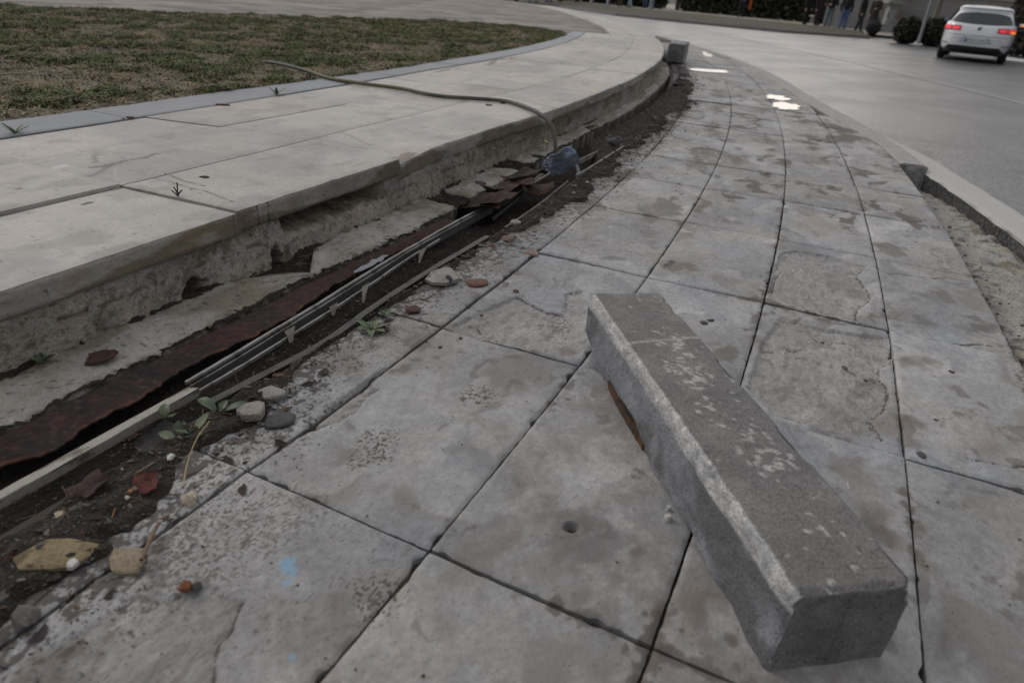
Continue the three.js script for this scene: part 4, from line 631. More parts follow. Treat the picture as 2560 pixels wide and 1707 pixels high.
// ---------------------------------------------------------------- loose stones, flakes, pebbles, plants, straws
function chunk(seed, lx, ly, lz, flat = 0) {       // an irregular broken piece
  const r = mulberry(seed), pts = [];
  if (flat) { const n = 7 + Math.floor(r() * 4); for (let i = 0; i < n; i++) { const t = (i + r() * .6) / n * 6.283, q = .72 + r() * .4; for (const [y, k] of [[0, 1], [.75 + r() * .1, 1], [1, .86]]) pts.push(new THREE.Vector3(Math.cos(t) * lx / 2 * q * k, y * ly * (.8 + .3 * r()), Math.sin(t) * lz / 2 * q * k)); } }
  else for (let i = 0; i < 26; i++) { const t = r() * 6.283, z = r() * 2 - 1, q = Math.sqrt(1 - z * z) * (.8 + .3 * r()); pts.push(new THREE.Vector3(Math.cos(t) * q * lx / 2, (z * .5 + .45) * ly, Math.sin(t) * q * lz / 2)); }
  const g = new ConvexGeometry(pts); const p = g.attributes.position, uv = []; for (let i = 0; i < p.count; i++) uv.push((p.getX(i) + p.getY(i)) * 4, (p.getZ(i) + p.getY(i)) * 4); g.setAttribute('uv', new THREE.Float32BufferAttribute(uv, 2)); return g;
}
const speckle = bake(512, 512, (u, v, c) => { const f = tfbm(u, v, 9, 5), q = tn(u * 128, v * 128, 128); const b = (.62 + .6 * f) * (.85 + .3 * q); c[0] = Math.min(1, b); c[1] = Math.min(1, b * .985); c[2] = Math.min(1, b * .96); lerp3(c, [.14, .1, .075], sm(.56, .7, tfbm(u + .5, v + .2, 7, 4)) * .6); });
const stoneM = new Map();
const looseMat = c => { const k = c.join(); if (!stoneM.has(k)) stoneM.set(k, mat(c, { map: speckle, roughness: .9, bumpMap: grainAt(.5, .5), bumpScale: .006 })); return stoneM.get(k); };
const GREY = [.27, .26, .245], DARK = [.05, .047, .046], SLATE = [.075, .075, .08], BRICK = [.16, .085, .06], BEIGE = [.42, .37, .28], RUSTY = [.075, .036, .027], TAN = [.26, .20, .15], WHITE = [.6, .59, .57];
function flakeG(seed, lx, ly, lz) {                // a thin curled scale with a ragged outline
  return upward(sheet(20, 12, (u, v) => { const t = u * 6.283, k = seed * 3.7, R = (.25 + 1.25 * fbm(Math.cos(t) * 1.9 + k, Math.sin(t) * 1.9 + k, 4)) * v + .02, x = Math.cos(t) * R * lx / 2, z = Math.sin(t) * R * lz / 2; return new THREE.Vector3(x, .003 + ly * .35 + ly * .8 * (fbm(x * 24 + k, z * 24, 3) - .4) + ly * .5 * v * v * Math.cos(t), z); }, (u, v) => [u, v], .004));
}
let sd = 100;
// [name, category, label, px, py, width px, depth ratio, height m, colour, flat, level, turn]
const loose = [
  ['rust_flake', 'rust flake', 'dark rust flake lying alone on the pale ledge at the left', 253, 893, 78, .42, .006, RUSTY, 1, .006, .55],
  ['concrete_fragment', 'stone fragment', 'large flat grey fragment with a dark shard on it beside the rail', 1106, 695, 92, .75, .018, GREY, 1, -.005, .2],
  ['brick_fragment', 'brick fragment', 'flat reddish brick piece at the edge of the first paving joint', 1190, 713, 60, .55, .02, BRICK, 1, .002, .1],
  ['brick_fragment', 'brick fragment', 'pinkish flat stone just above the top joint crossing near the litter', 1329, 636, 48, .5, .014, [.24, .17, .14], 1, .002, -.1],
  ['rust_flake', 'rust flake', 'brown stick-like flake tilted in the litter below the rod', 1223, 624, 46, .3, .012, [.13, .07, .045], 1, .002, .8],
  ['brick_fragment', 'brick fragment', 'dull red angular stone in the litter just under the thin rod', 1270, 602, 36, .8, .022, [.17, .12, .10], 0, .0, .3],
  ['dark_lump', 'stone', 'dark brown lump on the paving strip beside the lower rail', 1033, 781, 46, .55, .025, RUSTY, 0, .0, .2],
  ['concrete_fragment', 'stone fragment', 'upper of two grey angular fragments in the soil by the weed', 676, 994, 70, .55, .02, GREY, 1, .004, .15],
  ['concrete_fragment', 'stone fragment', 'lower of two grey angular fragments in the soil by the weed', 632, 1036, 66, .8, .026, [.29, .27, .235], 1, .006, -.4],
  ['slate_piece', 'stone', 'dark flat slate right of the two grey fragments', 700, 1056, 74, .6, .016, SLATE, 1, .004, .2],
  ['slate_piece', 'stone', 'large dark plate sunk in the soil left of the weed', 405, 1098, 128, .7, .012, [.042, .037, .037], 1, -.004, .5],
  ['stone_chip', 'stone', 'small cream stone at the joint below the soil', 475, 1256, 46, .75, .02, BEIGE, 0, .002, .3],
  ['stone_fragment', 'stone fragment', 'angular beige fragment with a stick across it at the lower left', 318, 1412, 88, .8, .016, [.27, .225, .16], 1, .002, .6],
  ['stone_fragment', 'stone fragment', 'long mottled beige and rust fragment at the lower left edge', 138, 1392, 190, .34, .014, [.23, .185, .105], 1, .006, .25],
  ['pebble', 'pebble', 'orange-brown pebble in a hollow of the near paving stone', 463, 1474, 34, .9, .018, [.22, .085, .035], 0, .0, .2],
  ['dark_pebble', 'pebble', 'dark pebble touching the orange-brown one', 492, 1472, 30, .7, .011, DARK, 0, .0, .3],
  ['cobble', 'stone', 'grey-brown cobble at the bottom left of the soil', 62, 1566, 70, .8, .035, [.13, .12, .115], 0, -.002, .4],
  ['pebble', 'pebble', 'round white pebble beside the straw in the soil', 426, 1147, 20, .9, .012, WHITE, 0, .012, 0],
  ['pebble', 'pebble', 'small white pebble next to the red rag of rust', 317, 1246, 14, .9, .008, WHITE, 0, .010, 0],
  ['pebble', 'pebble', 'small ochre pebble above the white one near the red rust', 323, 1232, 15, .9, .008, [.32, .17, .07], 0, .010, 0],
  ['rust_flake', 'rust flake', 'bright red-brown ragged rust piece at the edge of the soil', 358, 1218, 62, .9, .02, [.13, .035, .025], 1, .004, .9],
  ['rust_flake', 'rust flake', 'dull curled rust plate left of the bright red one', 225, 1222, 100, .6, .022, [.06, .032, .028], 1, .0, .4],
  ['stone_chip', 'stone', 'pale chip alone in the dark soil at the far left', 150, 1288, 26, .6, .008, BEIGE, 1, .004, .5],
  ['stone_chip', 'stone', 'pale blue-white chip under the long mottled fragment', 180, 1413, 26, .7, .010, WHITE, 1, .004, .1],
  ['pebble', 'pebble', 'reddish brown pebble on the paving left of the raised flake', 1289, 729, 20, .6, .007, [.10, .055, .042], 0, .0, 0],
  ['pebble', 'pebble', 'small dark pebble in the middle of the stone beyond the crossing joint', 1204, 790, 12, .6, .006, DARK, 0, 0, .4],
  ['pebble', 'pebble', 'dark pebble just right of the joint crossing by the weed', 1151, 846, 10, .6, .005, DARK, 0, 0, .1],
  ['pebble', 'pebble', 'dark pebble just below the joint crossing by the weed', 1100, 868, 11, .6, .005, DARK, 0, 0, .1],
  ['pebble', 'pebble', 'dark pebble left of the joint crossing by the weed', 1064, 853, 10, .8, .006, DARK, 0, 0, .1],
  ['dark_pebble', 'pebble', 'left one of two dark pebbles lying together behind the kerb stone', 1760, 809, 20, .6, .01, SLATE, 0, -.002, .3],
  ['dark_pebble', 'pebble', 'right one of two dark pebbles lying together behind the kerb stone', 1777, 803, 22, .5, .009, SLATE, 0, -.002, .1],
  ['pebble', 'pebble', 'brown oval pebble on the stone right of the spalled ones', 2379, 932, 20, .55, .008, [.07, .06, .052], 0, 0, .2],
  ['dark_pebble', 'pebble', 'dark flat pebble beside the joint crossing right of the kerb stone', 2305, 1139, 24, .7, .007, SLATE, 0, 0, .1],
  ['pebble', 'pebble', 'small brown pebble in the middle of the lower right stone', 2340, 1051, 14, .5, .005, [.07, .06, .052], 0, 0, .2],
  ['pebble', 'pebble', 'grey pebble on the spalled stone behind the kerb stone', 2112, 922, 14, .8, .009, [.12, .11, .10], 0, -.003, .2],
  ['pebble', 'pebble', 'brown pebble right of the grey one on the spalled stone', 2165, 953, 12, .6, .007, [.08, .06, .05], 0, -.003, .2],
  ['pebble', 'pebble', 'brown bead near the upper crack of the spalled stone', 2057, 858, 10, .6, .006, [.10, .06, .045], 0, -.003, .2],
  ['slate_piece', 'stone', 'dark flat chip lying on the ledge left of the rust pile', 1201, 457, 36, .35, .008, SLATE, 1, .006, -.2],
  ['slate_piece', 'stone', 'long dark chip on the ledge in front of the hose', 1349, 391, 40, .3, .012, SLATE, 1, .004, -.1],
  ['slate_piece', 'stone', 'dark square chip on the far part of the ledge', 1567, 268, 24, .8, .03, SLATE, 0, .004, .2],
  ['rust_flake', 'rust flake', 'brown flake on the ledge beyond the hose', 1478, 319, 32, .4, .02, [.07, .05, .04], 1, .006, .1],
  ['rust_flake', 'rust flake', 'small flake between brown flake and dark chip on the far ledge', 1548, 287, 24, .4, .012, DARK, 1, .006, .1],
  ['slate_piece', 'stone', 'dark upright chip in the litter past the broken channel end', 1532, 362, 34, .7, .05, [.085, .085, .095], 0, .0, .1],
  ['pebble', 'pebble', 'white pebble in the litter just right of the thin rod', 1468, 458, 10, .9, .014, WHITE, 0, .014, 0],
  ['stone_chip', 'stone', 'small pale chip in the litter between the rod and the paving', 1434, 484, 10, .9, .012, [.3, .32, .34], 0, .012, 0],
  ['stone_chip', 'stone', 'pale grey chip in the litter below the large flat fragment', 1056, 740, 14, .9, .012, [.3, .3, .31], 0, .006, 0],
  ['concrete_fragment', 'stone fragment', 'grey fragment among the litter left of the red stone', 1290, 560, 30, .7, .02, GREY, 1, .004, .3],
  ['stone_chip', 'stone', 'white chip standing against the left side of the loose kerb stone', ...z8(2225, 455), 24, .5, .014, WHITE, 1, .0, .5],
  ['stone_chip', 'stone', 'thin white splinter beside the chip at the loose kerb stone', ...z8(2230, 390), 13, .5, .012, WHITE, 1, .0, .9],
  ['leaf_scrap', 'leaf', 'brown curled leaf on the third row of slabs', 557, 264, 34, .3, .012, [.11, .055, .04], 1, YT, .1],
  ['leaf_scrap', 'leaf', 'brown leaf on the grey edging strip of the lawn', 324, 295, 20, .4, .01, [.12, .07, .05], 1, YT, .1],
  ['leaf_scrap', 'leaf', 'tiny dark leaf left of the brown leaf on the edging strip', 307, 298, 9, .5, .008, DARK, 1, YT, .1],
  ['twig_scrap', 'twig', 'short black twig piece on the cracked nosing slab', 511, 443, 26, .3, .006, [.03, .028, .026], 1, YT, .12],
  ['leaf_scrap', 'leaf', 'dark leaf scrap on the slab in front of the hose', 1222, 263, 22, .35, .008, [.05, .042, .036], 1, YT, 0],
  ['leaf_scrap', 'leaf', 'dark leaf scrap nearest the bend of the hose', 1258, 258, 14, .5, .012, [.05, .042, .036], 1, YT, 0],
  ['rubble_piece', 'stone', 'dark brown lump in the far litter under the corner stone', 1695, 215, 34, .5, .05, DARK, 0, .0, .2],
  ['rubble_piece', 'stone', 'pale lump in the far litter under the corner stone', 1708, 199, 18, .5, .03, [.3, .31, .32], 0, .02, .2],
];
for (const [name, cat, label, px, py, wpx, ratio, h, col, flat, lev, turn] of loose) {
  let p = G(px, py, lev); const [a, s] = toAS(p); let y = lev;
  if (lev < .05 && a > -.5 && a < .1 && s < 12) { y = Math.max(soilY(a, s), a > -.21 ? .0 : -9) - .003; p = G(px, py, y); }
  const w = wpx * depthOf(p) / F, m = mesh(name, (name === 'rust_flake' ? flakeG(sd++, w, h, w * Math.min(1.3, ratio * 1.7)) : chunk(sd++, w, h * (flat ? .8 : 1), w * Math.min(1.35, ratio * 1.75), flat)), looseMat(col));
  m.position.set(p.x, y - .001, p.z); m.rotation.y = turn; m.rotation.z = (rnd() - .5) * .12; tag(m, label, cat);
}
{ // dark shard lying on the large flat fragment
  const p = G(1122, 700, .018), m = mesh('shard', chunk(900, .018, .012, .05, 1), looseMat([.03, .034, .045])); m.position.copy(p); m.rotation.y = .5; tag(m, 'narrow blue-black shard lying on the large flat grey fragment', 'shard');
}
{ // pile of rust plates at the end of the long strip
  const defs = [[1215, 508, .25, .075, .0, .3], [1252, 490, .24, .07, .014, .22], [1290, 466, .22, .07, .026, .1], [1312, 440, .23, .06, .034, -.25], [1350, 474, .12, .06, .012, .5], [1236, 470, .14, .06, .018, -.1]];
  const words = ['lowest and widest rust plate of the pile at the end of the strip', 'second rust plate from below in the pile of rust', 'third rust plate from below in the pile of rust', 'topmost long rust plate of the pile, against the blue scrap', 'small rust plate of the pile hanging over the channel', 'small rust plate at the wall side of the pile'];
  defs.forEach(([px, py, l, w, y, t], k) => {
    const [a, s] = AS(px, py, y), g = upward(sheet(44, 14, (u, v) => { const th = u * 6.283, cx = Math.cos(th), cz = Math.sin(th), R = v * (.55 + .75 * fbm(cx * 1.9 + k * 5, cz * 1.9 + k, 4)) + .01, x = Math.sign(cx) * Math.pow(Math.abs(cx), .7) * R * l * .62, z = Math.sign(cz) * Math.pow(Math.abs(cz), .7) * R * w * 1.25; return new THREE.Vector3(x, .012 * Math.sin(x * 30 + k * 2) + (fbm(x * 16 + k, z * 24, 3) - .5) * .022 + z * .22 + .01 * v * v * Math.cos(th * 2 + k), z); }, (u, v) => [u * .2, v * .1], .004, (u, v) => rustCol(u * .6 + k, v * .3, sm(.85, 1, v), k * 9)));
    const m = mesh('rust_plate', g, M.rust); const q = P(a, s, y + .012); m.position.copy(q); m.rotation.y = 1.02 + t; m.rotation.z = .04; tag(m, words[k], 'rust plate');
  });
}
{ // litter on and beside the soil: chips, crumbs, rust scales, needles; nobody could count it
  const parts = [], chips = [[.09, .085, .08], [.05, .045, .042], [.075, .04, .03], [.16, .15, .135], [.03, .026, .023], [.22, .20, .17]], r = mulberry(303);
  const base = [0, 1, 2, 3, 4, 5].map(k => chunk(700 + k, 1, .5, .75 + .2 * (k % 3), k % 2));
  const im = new THREE.InstancedMesh(mergeVertices(base[0]), mat([1, 1, 1]), 9000), geo2 = base[3], im2 = new THREE.InstancedMesh(geo2, mat([1, 1, 1]), 6500);
  const dm = new THREE.Matrix4(), q = new THREE.Quaternion(), e = new THREE.Euler(), c = new THREE.Color();
  for (const [I, big] of [[im, 1], [im2, 1.25]]) for (let k = 0; k < I.count; k++) {
    const s = -1 + Math.pow(r(), 1.3) * 12.5, le = ledgeA(s), ed = litterA(s); let a = mix(le, ed + .02, Math.pow(r(), .7)) + (r() < .3 ? r() * r() * .22 : 0);
    const y = a > ed + .03 ? .001 : Math.max(soilY(a, s), a > -.2 ? -.002 : -9), size = (.003 + .012 * r() * r() * r() + (s > 3.5 ? .02 * r() * r() * r() : 0)) * big * (a > ed ? .7 : 1);
    e.set((r() - .5) * .7, r() * 6.28, (r() - .5) * .7); q.setFromEuler(e); dm.compose(P(a, s, y), q, new THREE.Vector3(size * (1 + r()), size * (.5 + .5 * r()), size)); I.setMatrixAt(k, dm);
    const col = chips[Math.min(5, Math.floor(r() * r() * 6.5))], d = .7 + .6 * r(); c.setRGB(col[0] * d, col[1] * d, col[2] * d); I.setColorAt(k, c);
  }
  im.name = 'litter'; im2.name = 'litter_001'; for (const I of [im, im2]) { I.castShadow = I.receiveShadow = true; scene.add(I); }
  tag(im, 'dark crumbs and grit scattered along the soil between step and paving', 'litter', null, 'stuff'); tag(im2, 'flat stone and rust scales strewn over the soil beside the paving', 'litter', null, 'stuff');
  { const fl = new THREE.InstancedMesh(flakeG(77, 1, .12, .7), mat([1, 1, 1], { roughness: 1 }), 1500); for (let k = 0; k < fl.count; k++) { const s = -.9 + Math.pow(r(), 1.25) * 11, le = ledgeA(s), ed = litterA(s), a = mix(le + .04, ed + .05, Math.pow(r(), .55)) + (r() < .2 ? r() * .12 : 0), y = a > ed + .02 ? .0015 : Math.max(soilY(a, s), a > -.2 ? -.001 : -9), z = .006 + .03 * Math.pow(r(), 2.6); e.set((r() - .5) * .5, r() * 6.28, (r() - .5) * .5); q.setFromEuler(e); dm.compose(P(a, s, y), q, new THREE.Vector3(z * (1 + .5 * r()), z, z * (.6 + .5 * r()))); fl.setMatrixAt(k, dm); const col = [[.035, .026, .022], [.06, .033, .025], [.05, .044, .04], [.09, .06, .04], [.13, .12, .105]][Math.floor(Math.pow(r(), 1.6) * 5)], d = .7 + .6 * r(); c.setRGB(col[0] * d, col[1] * d, col[2] * d); fl.setColorAt(k, c); } fl.name = 'litter_002'; fl.castShadow = fl.receiveShadow = true; scene.add(fl); tag(fl, 'dark curled scales and leaf crumbs half buried along the soil strip', 'litter', null, 'stuff');
    const nd = []; for (let k = 0; k < 520; k++) { const s = -.9 + Math.pow(r(), 1.3) * 7, a = mix(ledgeA(s) + .05, litterA(s) + .04, Math.pow(r(), .6)), y = Math.max(soilY(a, s), a > -.2 ? .001 : -9) + .002, l = .015 + .045 * r() * r(), t = r() * 6.28, p0 = P(a, s, y), p2 = p0.clone().add(new THREE.Vector3(Math.cos(t) * l, .006 * r(), Math.sin(t) * l)), p1 = p0.clone().lerp(p2, .5).add(new THREE.Vector3((r() - .5) * .01, .004 * r(), (r() - .5) * .01)); nd.push(new THREE.TubeGeometry(new THREE.QuadraticBezierCurve3(p0, p1, p2), 4, .0006 + .0007 * r(), 4)); }
    tag(mesh('dry_needles', mergeGeometries(nd), mat([.13, .085, .05])), 'dry needles and stalks tangled in the soil strip', 'needles', null, 'stuff'); }
  // fine grit on the paving itself
  const N = 2600, grit = new THREE.InstancedMesh(base[2], mat([1, 1, 1]), N); for (let k = 0; k < N; k++) { const s = -1 + Math.pow(r(), 1.2) * 8, a = mix(-.15, 1.55, r()), z = .0016 + .004 * Math.pow(r(), 6); e.set(0, r() * 6.28, 0); q.setFromEuler(e); dm.compose(P(a, s, sampleRelief(a, s) + .0005), q, new THREE.Vector3(z * 1.5, z * .7, z)); grit.setMatrixAt(k, dm); const d = .6 + .8 * r(); c.setRGB(.06 * d, .05 * d, .042 * d); grit.setColorAt(k, c); }
  grit.name = 'grit'; grit.castShadow = grit.receiveShadow = true; scene.add(grit); tag(grit, 'tiny dark grains sprinkled over the grey paving stones', 'grit', null, 'stuff');
  // dry roots and straw under the nosing and by the ledge
  const rootG = []; for (let k = 0; k < 260; k++) { const s = k < 150 ? mix(und0, und1 + .05, r()) : mix(-.6, 3.6, r()), under = k < 150, a = under ? noseA(s) - .03 + r() * .02 : mix(footA(s), ledgeA(s), r() * .5), y = under ? .075 + r() * .02 : .004, l = .012 + .03 * r(), t = r() * 6.28, p0 = P(a, s, y), p1 = p0.clone().add(new THREE.Vector3(Math.cos(t) * l * .5, (under ? .5 : .15) * l * r(), Math.sin(t) * l * .5)), p2 = p1.clone().add(new THREE.Vector3(Math.cos(t + .6) * l * .5, under ? .3 * l * (r() - .3) : 0, Math.sin(t + .6) * l * .5)); rootG.push(new THREE.TubeGeometry(new THREE.QuadraticBezierCurve3(p0, p1, p2), 4, .0007, 4)); }
  tag(mesh('dry_roots', mergeGeometries(rootG), mat([.24, .19, .12])), 'tangle of dry roots in the gap under the slabs and along the ledge', 'roots', null, 'stuff');
}
function straw(label, pts, r, col, name = 'straw', cat = 'straw') { const m = mesh(name, tube(pts.map(([x, y, h]) => G(x, y, h)), r, 24, 6), mat(col)); return tag(m, label, cat); }
straw('long yellow straw leaning from the weed down onto the paving', [[456, 1217, .004], [470, 1150, .018], [492, 1095, .045], [524, 1052, .07]], .0013, [.42, .34, .18]);
straw('short pale straw in the soil left of the long yellow one', [[322, 1192, .006], [350, 1176, .012], [385, 1155, .018]], .001, [.38, .30, .19]);
straw('thin dry stem standing by the light channel, left one', [[602, 985, -.02], [592, 950, .01], [580, 918, .05]], .0009, [.22, .15, .09]);
straw('thin dry stem standing by the light channel, right one', [[622, 980, -.02], [628, 960, .02], [634, 928, .05]], .0009, [.24, .18, .11]);
straw('dry forked straw at the left edge of the soil', [[258, 1271, .008], [282, 1262, .012], [305, 1252, .01]], .0012, [.36, .26, .18]);
straw('orange needle below the forked straw', [[272, 1308, .004], [282, 1285, .01], [287, 1270, .012]], .001, [.32, .18, .07]);
straw('brown stick lying across the angular beige fragment', [[352, 1400, .02], [370, 1360, .02], [385, 1325, .014], [396, 1307, .012]], .0034, [.17, .115, .075], 'stick', 'stick');
straw('thin white splinter on the paving right of the loose kerb stone', [[2117, 1202, .003], [2121, 1214, .004], [2125, 1227, .003]], .0009, [.6, .58, .54], 'splinter', 'splinter');
straw('pale stem on the dry grass at the left edge of the lawn', [[0, 186, .24], [30, 183, .245], [66, 184, .24]], .004, [.33, .27, .19]);
// weeds
const leafG = (l, w, curl) => { const g = sheet(4, 8, (u, v) => { const ww = w * Math.pow(Math.sin(Math.PI * Math.min(.985, .06 + v * .94)), .8), x = (u - .5) * ww; return new THREE.Vector3(x, curl * v * v * l * -1 + Math.abs(u - .5) * w * .25 + v * l * .55, v * l * .8); }, (u, v) => [u, v]); return g; };
M.leaf = mat([.062, .10, .038], { roughness: .55, side: THREE.DoubleSide }); M.leafDark = mat([.03, .055, .022], { roughness: .5, side: THREE.DoubleSide }); M.leafPale = mat([.14, .165, .10], { roughness: .6, side: THREE.DoubleSide });
function weed(label, px, py, lev, leaves, big = 1.35) {
  const p = G(px, py, lev), w = thing('weed', label, 'weed', p);
  leaves.forEach(([t, l, wd, lift, m, ox = 0, oz = 0]) => { const k = mesh('leaf', leafG(l, wd, lift), m, w); k.rotation.y = t; k.position.set(ox, 0, oz); k.scale.setScalar(big); });
  const st = []; for (let i = 0; i < 4; i++) { const t = i * 1.7; st.push(tube([new THREE.Vector3(0, -.01, 0), new THREE.Vector3(Math.cos(t) * .006, .012, Math.sin(t) * .006), new THREE.Vector3(Math.cos(t) * .014, .02, Math.sin(t) * .014)], .0011, 5, 5)); } mesh('stem', mergeGeometries(st), M.leafPale, w);
}
weed('small green rosette weed between lower rail and paving', 928, 826, .0, [[.2, .05, .017, .5, M.leaf], [1.1, .045, .016, .4, M.leafPale], [2.2, .05, .016, .5, M.leafDark], [3.2, .048, .018, .6, M.leafDark], [4.3, .05, .015, .3, M.leaf], [5.2, .042, .017, .4, M.leaf], [2.8, .034, .014, .1, M.leafPale], [1.6, .05, .013, .2, M.leafDark]]);
weed('tiny weed with two round leaves just above the rosette', 958, 790, .0, [[.4, .026, .016, .2, M.leaf], [2.4, .026, .016, .3, M.leaf], [4.2, .02, .012, .4, M.leafDark]]);
weed('clump of small paddle-shaped leaves in the dark soil near the straw', 470, 1090, .0, [[.3, .035, .02, .2, M.leafPale, -.004, .0], [1.4, .03, .018, .1, M.leaf, .008, .01], [2.6, .04, .016, .0, M.leafPale, .004, -.012], [3.6, .034, .02, .3, M.leafDark, -.016, 0], [4.8, .03, .02, .2, M.leafPale, -.02, .016], [5.7, .04, .014, 0, M.leaf, .01, -.01]]);
weed('broad green leaves left of the two grey fragments', 560, 1030, .004, [[1.9, .06, .02, .45, M.leafDark], [4.2, .055, .02, .45, M.leafDark, -.02, 0], [3.0, .03, .014, .3, M.leafDark, -.01, 0]]);
weed('single upright leaf in the soil below the pale plate end', 412, 1045, .004, [[.8, .05, .024, .1, M.leaf], [3.6, .04, .016, .4, M.leafDark]]);
weed('little weed in the hole at the foot of the wall, far left', 105, 905, .008, [[.6, .03, .016, .2, M.leaf], [2.2, .026, .014, .2, M.leafDark], [4, .03, .014, .3, M.leafDark], [5.2, .022, .012, 0, M.leaf]]);
weed('little weed sprouting where slab and edging strip meet', 38, 334, YT, [[.3, .05, .012, .0, M.leafPale], [1.6, .055, .012, .1, M.leaf], [3.1, .05, .012, .2, M.leafPale], [4.6, .05, .012, .0, M.leaf], [5.5, .06, .009, -.2, M.leafPale]]);
weed('little green weed at the slab joint below the lawn edge', 692, 237, YT, [[.3, .05, .014, -.2, M.leaf], [2.3, .05, .014, 0, M.leaf], [4.3, .05, .014, .1, M.leafPale], [5.4, .04, .012, -.3, M.leaf]]);
{ const p = G(444, 490, YT), t = thing('sprig', 'small dark upright sprig on the nosing slab', 'sprig', p); const st = []; for (const [x, y, z] of [[.004, .045, 0], [.018, .022, .004], [-.017, .018, .002], [.01, .016, .012], [-.012, .028, -.004]]) st.push(tube([new THREE.Vector3(0, 0, 0), new THREE.Vector3(x * .4, y * .5, z), new THREE.Vector3(x, y, z)], .0022, 6, 5)); mesh('stems', mergeGeometries(st), mat([.05, .03, .026]), t); }
{ const p = G(1367, 366, .02), t = thing('dry_blossom', 'pale yellow dry blossom at the foot of the wall left of the hose', 'blossom', p), g = []; for (let k = 0; k < 14; k++) { const q = leafG(.028 + rnd() * .02, .012, .3); q.rotateX(-.7 * rnd()); q.rotateY(k * .9); g.push(q); } const m = mesh('petals', mergeGeometries(g), mat([.52, .48, .28], { side: THREE.DoubleSide }), t); m.position.y = .01; mesh('stalk', tube([new THREE.Vector3(0, -.03, 0), new THREE.Vector3(.002, -.01, 0), new THREE.Vector3(0, .012, 0)], .002, 5, 5), M.leafPale, t); }
// shallow puddles on the far paving
M.water = new THREE.MeshPhysicalMaterial({ color: new THREE.Color().setRGB(.09, .085, .08), roughness: .13, ior: 1.33 });
for (const [px, py, w, h, label] of [[1943, 243, 60, 11, 'farther of two bright puddles on the far paving'], [1966, 265, 66, 17, 'nearer and larger of two bright puddles on the far paving'], [1768, 136, 24, 10, 'small bright puddle beyond the dark corner stone'], [1775, 176, 100, 6, 'long thin bright puddle level with the dark corner stone']]) {
  const ring = []; for (let k = 0; k < 40; k++) { const t = k / 40 * 6.283, r = .55 + .95 * (fbm(Math.cos(t) * 2.6 + px, Math.sin(t) * 2.6, 3)); ring.push(G(px + Math.cos(t) * w / 2 * r, py + Math.sin(t) * h / 2 * r + (w > 100 ? Math.cos(t) * 6 : Math.cos(t) * 4), .008)); }
  const c = new THREE.Vector3(); ring.forEach(q => c.add(q)); c.divideScalar(40); const pos = [c.x, .0085, c.z], idx = []; ring.forEach(q => pos.push(q.x, .0078, q.z)); for (let k = 0; k < 40; k++) idx.push(0, 1 + k, 1 + (k + 1) % 40); const g = new THREE.BufferGeometry(); g.setAttribute('position', new THREE.Float32BufferAttribute(pos, 3)); g.setIndex(idx); g.computeVertexNormals(); upwardTri(g);
  tag(mesh('puddle', g, M.water), label, 'puddle');
}
function upwardTri(g) { if (g.attributes.normal.getY(0) < 0) { const x = g.index.array; for (let i = 0; i < x.length; i += 3) { const k = x[i]; x[i] = x[i + 1]; x[i + 1] = k; } g.computeVertexNormals(); } }
